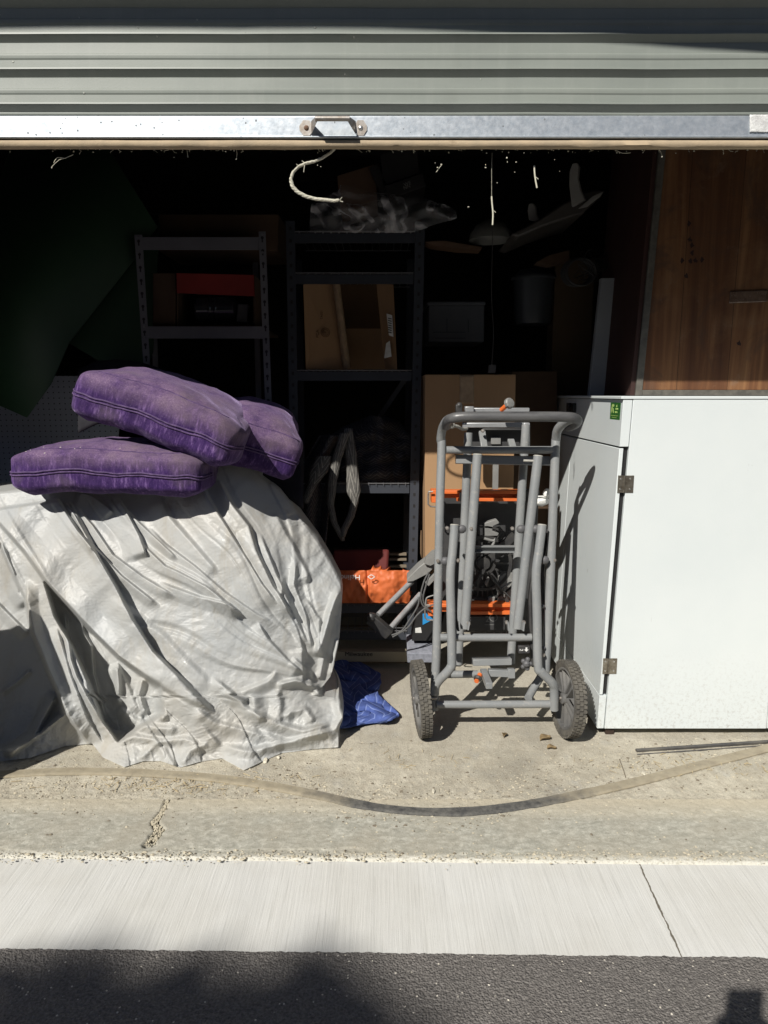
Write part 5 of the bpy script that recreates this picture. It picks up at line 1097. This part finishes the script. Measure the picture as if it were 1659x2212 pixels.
ribbon('loose_end', [(902, 1030, 3.2), (904, 1080, 3.2), (912, 1120, 3.2), (917, 1145, 3.2)], [16, 28, 26, 20], m_qg, gq)
lf3 = [(1412, 690), (1574, 690)]
def bl(px, py, u, v):
    g_ = G(px, py).y; h_ = .010 + .034 * abs(nz(px / 40, py / 22, 1, 3)) + .012 * (1 - u); 
    return g_ - h_ * (g_ / H)
o = np_mesh('moving_blanket', np.array([tuple(p) for p in patch([(1405, 700), (1574, 720)], [(1405, 716), (1418, 732), (1430, 772), (1457, 821), (1478, 823), (1490, 815), (1505, 818), (1518, 834), (1546, 865), (1554, 850), (1560, 815), (1567, 779), (1574, 742)], 1405, 1574, 60, 70, bl)]), 60, 70, m_qb, label='blue quilted moving blanket crumpled on the concrete between tarp and saw stand', cat='blanket')
m = o.modifiers.new('thickness', 'SOLIDIFY'); m.thickness = .008
# ------------------------------------------------------------ low goods: bags, boards, track rails
m_ob = M('orange_nylon', (.56, .13, .035), (.48, .11, .03), 6, .6, bump=.35, bs=30, bd=.004)
ob_ = thing('orange_bag', P(810, 1303, 3.06), 'orange nylon bag with upside down white lettering on the low wire deck', 'bag')
pts = [tuple(p) for p in patch([(1228, 728), (1303, 728)], [(1228, 880), (1234, 886), (1303, 886)], 1232, 1303, 70, 30, lambda a, b, u, v: 3.055 - .030 * math.sin(v * 2.4 + .5) - .008 * float(tri(np.array([a]), np.array([b]), 17, 4, .5, 1.5)[0]) - .004 * float(tri(np.array([a]), np.array([b]), 7, 6, .2, 1.5)[0]) + .018 * (abs(u - .42) < .03) * (1 - abs(u - .42) / .03) - .025 * math.exp(-((u - .72) / .13) ** 2) + .006 * nz(a / 22, b / 30, 1, 7) + .006 * math.sin(a / 3.2) * max(0, v - .72) * 3 * (u > .42))]
o = np_mesh('bag_body', np.array(pts), 70, 30, m_ob, ob_); m = o.modifiers.new('thickness', 'SOLIDIFY'); m.thickness = .05; m.offset = 1
text('lettering', 'Helinox', .034, P(752, 1247, 3.000), (-1, 0, 0), (0, 0, -1), m_wp, ob_); 
mb = MB(); o_ = P(802, 1246, 2.995)
for s_ in (1, -1): mb.bar(o_ + Vector((s_ * .016, 0, 0)), o_ + Vector((0, 0, .010)), .003, .002, up=(0, 1, 0)); mb.bar(o_ + Vector((s_ * .016, 0, 0)), o_ + Vector((0, 0, -.010)), .003, .002, up=(0, 1, 0))
build(mb, 'emblem', m_wp, ob_)
mb = MB(); mb.fbox(P(716, 1242, 3.10), P(838, 1242, 3.10), P(720, 1186, 3.14), .05); build(mb, 'red_pad', M('dark_red_pad', (.11, .014, .012), (.09, .012, .010), 6, .8), label='dark red padded case lying behind the orange bag', cat='case', bevel=.012)
m_pine = M('pine', (.40, .36, .27), (.34, .30, .22), 4, .7, stretch=(.4, 4, 4)); m_pine2 = M('dull_slat', (.22, .18, .13), None, 5, .7, stretch=(.4, 4, 4))
o = thing('timber_plank', P(800, 1430, 3.05), 'pale timber plank with black script writing lying at the foot of the middle shelf', 'plank'); mb = MB(); mb.fbox(P(640, 1430, 3.04), P(886, 1430, 3.04), P(640, 1408, 3.04), .04); pk = build(mb, 'board', m_pine, o, bevel=.002)
text('lettering', 'Milwaukee', .030, P(775, 1413, 3.0385), (1, 0, 0), (0, 0, 1), m_ink, pk)
for y_ in (1196, 1207, 1222, 1354):
    mb = MB(); mb.fbox(P(700 if y_ > 1300 else 840, y_ + 4, 3.35), P(878, y_ + 4, 3.35), P(700 if y_ > 1300 else 840, y_, 3.35), .03); build(mb, 'slat', m_pine2, label={1196: 'short timber slat, highest of the three near the orange bag', 1207: 'short timber slat, middle of the three near the orange bag', 1222: 'short timber slat lying just above the orange bag', 1354: 'long timber slat below the low wire deck'}[y_], cat='slat', group='timber slats inside the middle shelf unit')
rs = thing('track_rails', P(850, 1372, 2.8), 'two shiny aluminium track rails with a black end bracket leaning left of the stand', 'rails')
for a, b in (((817, 1328), (890, 1255)), ((842, 1358), (908, 1283))):
    mb = MB(); mb.tube([P(*a, 2.80), P(*b, 2.95)], .0115, 16); build(mb, 'rail', m_alu, rs)
    mb = MB(); mb.bar(P(a[0] + 4, a[1] + 3, 2.79), P(b[0] + 4, b[1] + 3, 2.94), .004, .012, up=(0, 1, 0)); build(mb, 'rail_slot', m_plast, rs)
mb = MB(); mb.bar(P(799, 1334, 2.78), P(842, 1370, 2.78), .05, .030, up=(0, 1, .4)); mb.ball(P(802, 1333, 2.77), .02, 10); build(mb, 'end_bracket', m_plast, rs, bevel=.004)
mb = MB(); mb.prism([P(a, b, 2.92) for a, b in ((879, 1258), (880, 1250), (905, 1225), (938, 1200), (942, 1222), (925, 1240), (893, 1256))], (0, .06, .01)); build(mb, 'carriage', m_lgrey, rs, bevel=.003)
mb = MB(); mb.prism([P(a, b, 2.90) for a, b in ((917, 1218), (920, 1204), (934, 1190), (944, 1188), (944, 1215), (930, 1222))], (0, .02, .0)); build(mb, 'cover_plate', m_lgrey, rs)
m_cab = M('grey_cable', (.10, .10, .10), None, 30, .5)
for pl_ in ([(846, 1372), (868, 1362), (885, 1338), (902, 1310), (906, 1290)], [(848, 1376), (880, 1356), (900, 1330), (918, 1314), (936, 1306)], [(926, 1236), (916, 1256), (909, 1285), (912, 1305), (924, 1318)], [(928, 1240), (921, 1262), (914, 1292), (921, 1312), (932, 1322)]):
    mb = MB(); mb.tube([P(a, b, 2.72) for a, b in pl_], .0034, 8, 6); build(mb, 'cable', m_cab, rs)
mb = MB(); mb.tube([P(a, b, 2.72) for a, b in ((920, 1312), (920, 1298), (924, 1290), (945, 1284))], .0035, 6, 3); mb.bar(P(922, 1262, 2.8), P(945, 1238, 2.8), .02, .02, up=(0, 1, 0)); each(mb, 'motor_frame', m_lgrey, rs, bevel=.002)
bb_ = thing('tool_carton', P(925, 1375, 2.85), 'black carton with a blue corner standing behind the left upright of the saw stand', 'box'); mb = MB(); mb.fbox(P(890, 1384, 2.86), P(948, 1384, 2.86), P(902, 1322, 2.86), .12); bd = build(mb, 'carton', m_black, bb_)
mb = MB(); mb.prism([P(a, b, 2.857) for a, b in ((913, 1350), (913, 1326), (920, 1324), (936, 1338))], (0, .001, 0)); build(mb, 'blue_corner', M('blue_print', (.02, .24, .55), None, 20, .5, bump=0), bb_)
mb = MB(); mb.prism([P(a, b, 2.857) for a, b in ((897, 1357), (909, 1355), (911, 1367), (897, 1367))], (0, .001, 0)); build(mb, 'white_label', m_paper, bb_)
mb = MB(); mb.fbox(P(880, 1432, 2.80), P(945, 1432, 2.80), P(880, 1412, 2.80), .16)
for i in (4, 5): mb.v[i] = mb.v[i] + Vector((0, .0, .002))
for i in (6, 7): mb.v[i] = mb.v[i] + Vector((.0, 0, .03))
build(mb, 'carpet_pad', M('grey_carpet', (.24, .25, .29), (.16, .17, .20), 60, .95, bump=.6, bs=260), label='grey felt carpet pad on the floor behind the left stand wheel', cat='pad', bevel=.004)
wb_ = MB(); c0 = P(1166, 1082, 2.72); wb_.ball(c0, .030, 14, (1.3, .8, .7)); wb_.ball(c0 + Vector((.03, 0, .03)), .018, 12); build(wb_.jitter(.006, 40), 'white_bag', M('white_plastic_bag', (.75, .75, .72), None, 20, .4), label='small crumpled white plastic bag between stand and cabinet', cat='bag')
# ------------------------------------------------------------ rope, threads, cobweb debris
m_rope = M('frayed_rope', (.62, .60, .50), (.45, .43, .35), 120, .9, bump=.8, bs=320, bd=.003)
mb = MB(); pl_ = [(722, 322), (712, 331), (695, 342), (678, 349), (660, 353), (645, 360), (633, 372), (628, 388), (632, 403), (643, 415), (660, 424), (682, 430), (705, 432), (722, 434), (734, 432)]
for k in range(3):
    pts = []; 
    P_ = [P(a, b, 2.085) for a, b in pl_]
    for i in range(len(P_) - 1):
        for q_ in range(4):
            s_ = (i * 4 + q_); c_ = P_[i].lerp(P_[i + 1], q_ / 4); a = s_ * 1.05 + k * 2.094; pts.append(c_ + Vector((math.cos(a) * .0022, math.sin(a) * .0022, math.cos(a) * .0015)))
    mb.tube(pts, .0034, 7)
for (a, b, c_, d) in ((660, 353, 652, 347), (658, 356, 656, 372), (734, 432, 739, 426), (734, 434, 741, 436), (646, 360, 640, 354)): mb.tube([P(a, b, 2.083), P(c_, d, 2.08)], .0012, 5)
build(mb, 'rope', m_rope, label='frayed off white rope curling down from the door bottom', cat='rope')
m_thr = M('pale_thread', (.62, .60, .48), None, 60, .8, bump=0)
for nm, pl_, r_, lb in (('hanging_thread', [(1154, 358), (1155, 375), (1157, 390), (1160, 406)], .0022, 'short thick pale thread hanging lit against the dark, rightmost'), ('hanging_thread', [(1063, 330), (1062, 360), (1062, 424)], .0004, None), ('hanging_thread', [(1062, 424), (1063, 440), (1065, 462), (1064, 486)], .0022, 'pale lit cord hanging above the lamp shade')):
    mb = MB(); mb.tube([P(a, b, 2.10) for a, b in pl_], r_, 6, 3)
    if lb: mb.tube([P(pl_[2][0], pl_[2][1] - 8, 2.10), P(pl_[2][0] + 6, pl_[2][1] - 3, 2.10)], .0009, 5)
    build(mb, nm, m_thr, label=lb or 'hair thin thread running down from the door seal', cat='thread')
mb = MB(); mb.tube([P(a, b, 2.9) for a, b in ((1064, 330), (1064, 500), (1062, 640), (1066, 720), (1062, 790))], .0012, 5, 6); mb.fbox(P(1055, 805, 2.9), P(1070, 805, 2.9), P(1057, 788, 2.9), .02); build(mb, 'pull_cord', M('dull_cord', (.06, .055, .055), None, 30, .8), label='long thin pull cord with a small toggle hanging in front of the storage box', cat='cord')
mb = MB(); r2 = random.Random(3)
def fleck(px, py, s_, Y=2.075):
    c_ = P(px, py, Y + r2.uniform(-.01, .015)); mb.ball(c_, s_, 6, (r2.uniform(.5, 1.2), .6, r2.uniform(.5, 1.3)))
for k in range(120): px = r2.uniform(0, 1659); fleck(px, 322 + 3 * r2.random() ** 2 * 3, r2.uniform(.0008, .0026))
for k in range(26):
    px = r2.uniform(0, 1659); y_ = 322; p_ = [P(px, y_, 2.075)]
    for q_ in range(4): px += r2.uniform(-5, 5); y_ += r2.uniform(-1, 4); p_.append(P(px, y_, 2.075 + r2.uniform(-.004, .008)))
    mb.tube(p_, r2.uniform(.0004, .0009), 4)
for a, b, s_ in ((686, 357, .002), (693, 360, .0015), (945, 362, .003), (953, 355, .0022), (940, 352, .002), (1049, 362, .003), (1049, 356, .002), (1095, 341, .003), (1096, 350, .002), (1112, 372, .0022), (1012, 447, .003), (1074, 395, .002), (1115, 350, .0025), (1430, 338, .003), (1209, 370, .0018), (1198, 345, .0014), (376, 340, .0025), (112, 362, .0025)):
    fleck(a, b, s_ * .85)
for pl_ in ([(158, 334), (140, 342), (128, 345), (112, 360)], [(140, 342), (124, 340), (116, 352)], [(955, 355), (948, 364), (942, 372)], [(1424, 322), (1428, 330), (1430, 338)], [(1330, 324), (1345, 331), (1362, 330)], [(510, 322), (512, 332), (510, 345)], [(404, 325), (406, 340)]): mb.tube([P(a, b, 2.08) for a, b in pl_], .0008, 5, 2)
build(mb, 'cobweb_debris', m_thr, label='pale cobweb threads and specks hanging under the door seal', cat='cobwebs', kind='stuff')
# ------------------------------------------------------------ floor strips and litter
t = NT('dusty_rubber'); X, Y_, Z = t.xyz()
mask = t.ramp(t.math('ADD', t.math('ABSOLUTE', t.math('SUBTRACT', X, .20)), t.math('MULTIPLY', t.math('SUBTRACT', t.noise(10, 6, .7), .5), .45)), (.24, 0), (.50, 1))
c = t.mix(t.math('MULTIPLY', mask, t.ramp(t.noise(40, 5, .7), (.3, .7), (.5, 1))), t.ramp(t.noise(50, 5, .7), (.35, (.055, .055, .055)), (.7, (.15, .145, .13))), t.ramp(t.noise(26, 5), (.35, (.27, .235, .17)), (.65, (.34, .30, .22))))
m_rub = t.out(c, .75, 0, t.bump(t.noise(140, 4), .3, .002), .3)
cl = [(-160, 1672), (0, 1672), (130, 1666), (250, 1667), (360, 1672), (480, 1682), (600, 1700), (700, 1720), (770, 1736), (860, 1749), (960, 1754), (1050, 1750), (1150, 1736), (1270, 1712), (1400, 1682), (1530, 1648), (1659, 1615), (1820, 1570)]
g_ = [G(a, b, .004) for a, b in cl]; cpts = []
for i in range(len(g_) - 1):
    for q_ in range(8):
        p0, p1, p2, p3 = g_[max(i - 1, 0)], g_[i], g_[i + 1], g_[min(i + 2, len(g_) - 1)]; tt_ = q_ / 8
        cpts.append(0.5 * ((2 * p1) + (p2 - p0) * tt_ + (2 * p0 - 5 * p1 + 4 * p2 - p3) * tt_ ** 2 + (3 * p1 - p0 - 3 * p2 + p3) * tt_ ** 3))
mb = MB(); pts = []; prof_ = [(-.5, .001), (-.5, .0045), (-.42, .0065), (-.2, .0075), (.15, .006), (.42, .007), (.5, .0045), (.5, .001)]
for i, c_ in enumerate(cpts):
    d = (cpts[min(i + 1, len(cpts) - 1)] - cpts[max(i - 1, 0)]).normalized(); n_ = Vector((-d.y, d.x, 0)); wv = .042 * (1 + .10 * nz(i * .2, 0, 1, 3)) * (.86 if abs(c_.x - .2) < .25 else 1)
    tw = math.sin(max(0, min(1, (c_.x - .12) / .36)) * math.pi) * .45
    for (a, h_) in prof_: pts.append(c_ + n_ * a * wv + Vector((0, 0, h_ - .004 + tw * a * .010 + .002 * abs(tw))))
mb.grid(pts, len(prof_), len(cpts)); build(mb, 'rubber_strip', m_rub, label='long dusty black rubber strip curving across the floor behind the kerb', cat='rubber strip', org0=True, ang=40)
mst = M('dark_strip', (.045, .045, .05), (.14, .13, .11), 10, .5, .2)
mb = MB(); a, b = G(1374, 1624), G(1720, 1601); mb.bar(a + Vector((0, 0, .005)), b + Vector((0, 0, .005)), .014, .008); mb.bar(G(1376, 1631) + Vector((0, 0, .002)), G(1720, 1607) + Vector((0, 0, .002)), .006, .003); build(mb, 'metal_strip', mst, label='thin straight dark metal strip on the floor in front of the cabinet', cat='strip', bevel=.0012)
m_peb = M('pale_grit', (.55, .50, .38), (.36, .32, .24), 300, .9, bump=0); m_dgrit = M('dark_grit', (.12, .10, .075), (.2, .17, .12), 300, .9, bump=0)
mb = MB(); mb2 = MB(); r3 = random.Random(11)
for k in range(6500):
    px = r3.uniform(-60, 1720); zone = r3.random()
    if zone < .55: py = r3.gauss(1690 + (40 if 700 < px < 1100 else 0) - (45 if px > 1250 else 0), 32)
    elif zone < .72: py = r3.uniform(1600, 1760)
    elif zone < .95: py = r3.gauss(1848, 7)
    else: py = r3.uniform(1700, 1850)
    if py < 1500: continue
    p = G(px, py, .001); s_ = min(.0055, .0009 + r3.expovariate(900)); (mb if r3.random() < (.62 if py < 1800 else .86) else mb2).ball(p, s_, 5, (r3.uniform(.7, 1.5), r3.uniform(.7, 1.3), .6))
build(mb, 'gravel', m_peb, label='pale grit and crumbs scattered on the floor and kerb', cat='grit', kind='stuff', org0=True); build(mb2, 'dirt_crumbs', m_dgrit, label='dark dirt crumbs scattered on the floor and kerb', cat='dirt', kind='stuff', org0=True)
mb = MB(); m_straw = M('dry_straw', (.52, .43, .26), (.38, .30, .18), 60, .8, bump=0)
for k in range(260):
    px = r3.gauss(400, 130) if r3.random() < .72 else (r3.gauss(880, 60) if r3.random() < .3 else r3.gauss(1480, 90)); py = r3.gauss(1692 if px < 700 else (1655 if px > 1200 else 1640), 12); a = r3.uniform(0, 3.14); L = r3.uniform(.006, .032)
    p = G(px, py, .003); d = Vector((math.cos(a), math.sin(a), 0)); mb.tube([p - d * L / 2, p + Vector((0, 0, r3.uniform(0, .004))), p + d * L / 2 + Vector((0, 0, r3.uniform(0, .004)))], r3.uniform(.0005, .0011), 4)
build(mb, 'straw_litter', m_straw, label='dry straw bits littering the floor along the rubber strip', cat='litter', kind='stuff', org0=True)
m_leaf = M('dry_leaf', (.26, .19, .10), (.17, .12, .06), 60, .8)
def leaf(px, py, L, a, lb):
    mb = MB(); p = G(px, py, .004); d = Vector((math.cos(a), math.sin(a), 0)); n_ = Vector((-d.y, d.x, 0)); pts = []
    for j in range(11):
        f = j / 10; w_ = L * .32 * math.sin(f * 3.0 + .1) ** .8 * (1 + .25 * nz(j, 0, 1.3, L * 900))
        for i in range(5): s_ = i / 4 * 2 - 1; pts.append(p + d * (f - .5) * L + n_ * s_ * w_ + Vector((0, 0, .010 * abs(s_) * L / .04 + .004 * math.sin(f * 5))))
    mb.grid(pts, 5, 11); o = build(mb, 'dry_leaf', m_leaf, label=lb, cat='leaf', solid=.0006)
leaf(1178, 2900 * .5486 + 6, .050, .5, 'curled brown leaf just right of the left stand wheel shadow, near the right wheel'); leaf(1192, 1617, .036, .2, 'brown dry leaf lying alone on the floor in front of the right stand wheel'); leaf(1090, 1589, .034, 1.2, 'pale dry leaf on the floor between the two stand wheels')
m_chip = M('pale_chip', (.62, .58, .47), None, 60, .8)
for i_, (px, py, s_) in enumerate(((1390, 1671, .014), (937, 1709, .011), (574, 1643, .016), (602, 1636, .012))):
    mb = MB(); mb.ball(G(px, py, .004), s_, 8, (.5, 1.1, .35)); build(mb.jitter(.004, 90, i_), 'paint_chip', m_chip, label=('elongated pale chip on the floor near the rubber strip on the right', 'pale stone chip beside the black stretch of the rubber strip', 'pale chip at the bottom hem of the tarp', 'smaller pale chip right of the one at the tarp hem')[i_], cat='chip')
mb = MB(); a = G(1338, 1640, .002); mb.tube([a, G(1344, 1655, .004), G(1352, 1680, .002)], .0015, 5, 3); build(mb, 'twig', m_dgrit, label='thin dark twig on the floor near the right end of the rubber strip', cat='twig')
# rubble in the kerb crack
mb = MB()
for k in range(300):
    f = r3.random() * (len(CR) - 1); i = int(f); c_ = CR[i].lerp(CR[min(i + 1, len(CR) - 1)], f - i); w_ = .004 + .011 * (f / 4)
    p = c_ + Vector((r3.uniform(-w_, w_), r3.uniform(-.006, .006), 0)); p.z = r3.uniform(-.006, -.001); mb.ball(p, r3.uniform(.0015, .0042), 6, (1, 1.2, .8))
build(mb.jitter(.001, 300), 'crack_rubble', m_peb, label='loose pale rubble filling the crack in the kerb', cat='rubble', kind='stuff', org0=True)
# ============================================================ BEHIND THE VIEWER: what throws the soft shadows
m_bark = M('bark', (.10, .07, .05), (.06, .045, .03), 10, .9, stretch=(1, 1, .2)); m_leafg = M('leaves', (.05, .09, .03), (.035, .06, .02), 3, .7)
dd_ = -SUN; tg = Vector((-.84, .16, 0)); cen = tg + dd_ * 11.5
tree = thing('tree', (cen.x - .3, cen.y - .5, 0), 'broad leafy tree across the lane behind the photographer', 'tree')
mb = MB(); mb.tube([(cen.x - .3, cen.y - .5, 0), (cen.x - .15, cen.y - .3, 3), (cen.x - .1, cen.y - .1, 6), tuple(cen)], [.17, .13, .09, .04], 12, 4)
for k in range(7):
    a = k * .9; mb.tube([(cen.x - .1, cen.y - .1, 6 + .2 * k), tuple(cen + Vector((math.cos(a) * .6, math.sin(a) * .6, -.2 + .1 * k)))], [.05, .015], 8)
build(mb, 'trunk', m_bark, tree)
bm = MB(); r4 = random.Random(5)
for k in range(9000):
    while True:
        v_ = Vector((r4.uniform(-1, 1), r4.uniform(-1, 1), r4.uniform(-1, 1)))
        if v_.length < 1: break
    nzv = 1 + .30 * noise.noise(v_.normalized() * 2.2); p = cen + Vector((v_.x * .80, v_.y * .84, v_.z * .84)) * nzv
    a_ = Vector((r4.gauss(0, 1), r4.gauss(0, 1), r4.gauss(0, 1))).normalized(); b_ = a_.orthogonal().normalized(); L = r4.uniform(.06, .11)
    bm.add([p - a_ * L, p + b_ * L * .45, p + a_ * L, p - b_ * L * .45], [(0, 1, 2, 3)])
core = MB(); core.ball(cen, .80, 28); core.jitter(.22, 1.6, 3); bm.add(core.v, core.f)
build(bm, 'crown', m_leafg, tree, fix=False)

# ------------------------------------------------------------ unseen wheeled bin added past the left edge to shade the foot of the tarp
m_binp = M('grey_bin', (.38, .39, .40), None, 6, .5)
bn = thing('added_bin', (-1.60, 1.93, 0), 'pale grey wheeled bin added unseen left of the tarp to shade its foot', 'bin')
mb = MB(); mb.hexa([(-1.76, 1.80, .06), (-1.46, 1.80, .06), (-1.46, 2.03, .06), (-1.76, 2.03, .06), (-1.80, 1.74, .76), (-1.415, 1.74, .76), (-1.415, 2.06, .76), (-1.80, 2.06, .76)]); build(mb, 'tub', m_binp, bn, bevel=.015)
mb = MB(); mb.hexa([(-1.81, 1.73, .762), (-1.41, 1.73, .762), (-1.41, 2.07, .762), (-1.81, 2.07, .762), (-1.79, 1.76, .81), (-1.43, 1.76, .81), (-1.43, 2.04, .82), (-1.79, 2.04, .82)]); build(mb, 'lid', m_binp, bn, bevel=.01)
for x_ in (-1.78, -1.40): mb = MB(); mb.lathe((x_, 1.99, .10), (1, 0, 0), [(-.02, .02), (-.02, .09), (-.012, .10), (.012, .10), (.02, .09), (.02, .02)], 28); build(mb, 'wheel', m_tyre, bn)
# ------------------------------------------------------------ the photographer (only the shadow is in the picture)
m_skin = M('skin', (.42, .26, .19), (.38, .23, .17), 8, .55, bump=.05); m_shirt = M('navy_shirt', (.05, .06, .10), None, 8, .9); m_trs = M('grey_trousers', (.12, .12, .13), None, 8, .9); m_hair = M('dark_hair', (.03, .02, .015), None, 60, .6)
pr_ = thing('person', (.10, -.42, 0), 'person in navy shirt and grey trousers holding up a phone, behind the viewpoint', 'person')
def skin(name, vs, es, rs, mat, par, root=0, sub=2):
    me = bpy.data.meshes.new(name); og = Vector(par['org']); me.from_pydata([tuple(Vector(v_) - og) for v_ in vs], es, []); me.materials.append(mat)
    o = bpy.data.objects.new(name, me); COL.objects.link(o); o.parent = par; o['org'] = tuple(og)
    m = o.modifiers.new('skin', 'SKIN'); m.use_smooth_shade = True
    for i, d in enumerate(me.skin_vertices[0].data): d.radius = (rs[i], rs[i]) if not isinstance(rs[i], tuple) else rs[i]; d.use_root = (i == root)
    m2 = o.modifiers.new('sub', 'SUBSURF'); m2.levels = 1; m2.render_levels = sub; return o
cx_, cy_ = .10, -.42
V = [(cx_, cy_, .95), (cx_, cy_, 1.15), (cx_, cy_ + .01, 1.36), (cx_, cy_ + .02, 1.46), (cx_, cy_ + .05, 1.55), (cx_, cy_ + .07, 1.66),
     (cx_ - .17, cy_, 1.37), (cx_ - .25, cy_ + .06, 1.13), (-.085, -.10, 1.14), (cx_ + .17, cy_, 1.37), (cx_ + .22, cy_ + .06, 1.13), (.085, -.10, 1.14),
     (cx_ - .10, cy_, .88), (cx_ - .11, cy_ + .02, .50), (cx_ - .12, cy_ - .02, .09), (cx_ - .12, cy_ + .13, .05), (cx_ + .10, cy_, .88), (cx_ + .11, cy_ + .02, .50), (cx_ + .12, cy_ - .02, .09), (cx_ + .12, cy_ + .13, .05),
     (-.062, -.055, 1.185), (.062, -.055, 1.185)]
E = [(0, 1), (1, 2), (2, 3), (3, 4), (4, 5), (2, 6), (6, 7), (7, 8), (2, 9), (9, 10), (10, 11), (0, 12), (12, 13), (13, 14), (14, 15), (0, 16), (16, 17), (17, 18), (18, 19), (8, 20), (11, 21)]
RR = [.13, .12, .12, .055, .085, .085, .065, .045, .028, .065, .045, .028, .085, .058, .040, .03, .085, .058, .040, .03, .03, .03]
nb = len(V)
for s_, hb in ((-1, 20), (1, 21)):
    for k in range(4):
        z_ = 1.212 - .022 * k; i0 = len(V); V += [(s_ * .056, -.035, z_), (s_ * .047, -.008, z_ + .002), (s_ * .030, .001, z_ + .004), (s_ * (.012 + .003 * (k % 2)), .001, z_ + .006)]; RR += [.010, .009, .0085, .0075]; E += [(hb, i0), (i0, i0 + 1), (i0 + 1, i0 + 2), (i0 + 2, i0 + 3)]
    i0 = len(V); V += [(s_ * .050, -.05, 1.20), (s_ * .030, -.034, 1.222)]; RR += [.011, .010]; E += [(hb, i0), (i0, i0 + 1)]
body = skin('body', V, E, RR, m_skin, pr_)
skin('shirt', [V[i] for i in (0, 1, 2, 6, 7, 9, 10)], [(0, 1), (1, 2), (2, 3), (3, 4), (2, 5), (5, 6)], [.155, .14, .14, .085, .062, .085, .062], m_shirt, pr_)
skin('trousers', [V[i] for i in (0, 12, 13, 14, 16, 17, 18)], [(0, 1), (1, 2), (2, 3), (0, 4), (4, 5), (5, 6)], [.15, .105, .078, .062, .105, .078, .062], m_trs, pr_)
mb = MB(); mb.ball((cx_, cy_ + .045, 1.665), .098, 20, (.92, 1.0, 1.0)); build(mb.jitter(.01, 14), 'hair', m_hair, pr_)
mb = MB(); mb.box(-.038, .038, -.016, -.007, 1.148, 1.297); ph_ = build(mb, 'phone', m_black, bevel=.003, label='black phone held upright in both hands behind the viewpoint', cat='phone')

m_brick = M('shaded_render', (.16, .12, .10), (.12, .09, .08), 4, .9); m_roofb = M('dark_roof', (.05, .05, .055), None, 5, .8)
ho = thing('building', (0, -10, 0), 'long two storey building added unseen behind the viewpoint to cut sky light', 'building')  # added unseen block that holds sky light back from the garage
mb = MB(); mb.box(-16, 18, -17, -9.2, 0, 6.4); build(mb, 'wall', m_brick, ho); mb = MB(); mb.box(-16.3, 18.3, -17.3, -8.9, 6.402, 6.6); build(mb, 'roof', m_roofb, ho)
for k in range(6): mb = MB(); mb.box(-14 + k * 5, -11.4 + k * 5, -9.24, -9.19, .02, 2.3); build(mb, 'garage_door', m_fascia, ho)
print('objects', len(bpy.data.objects))
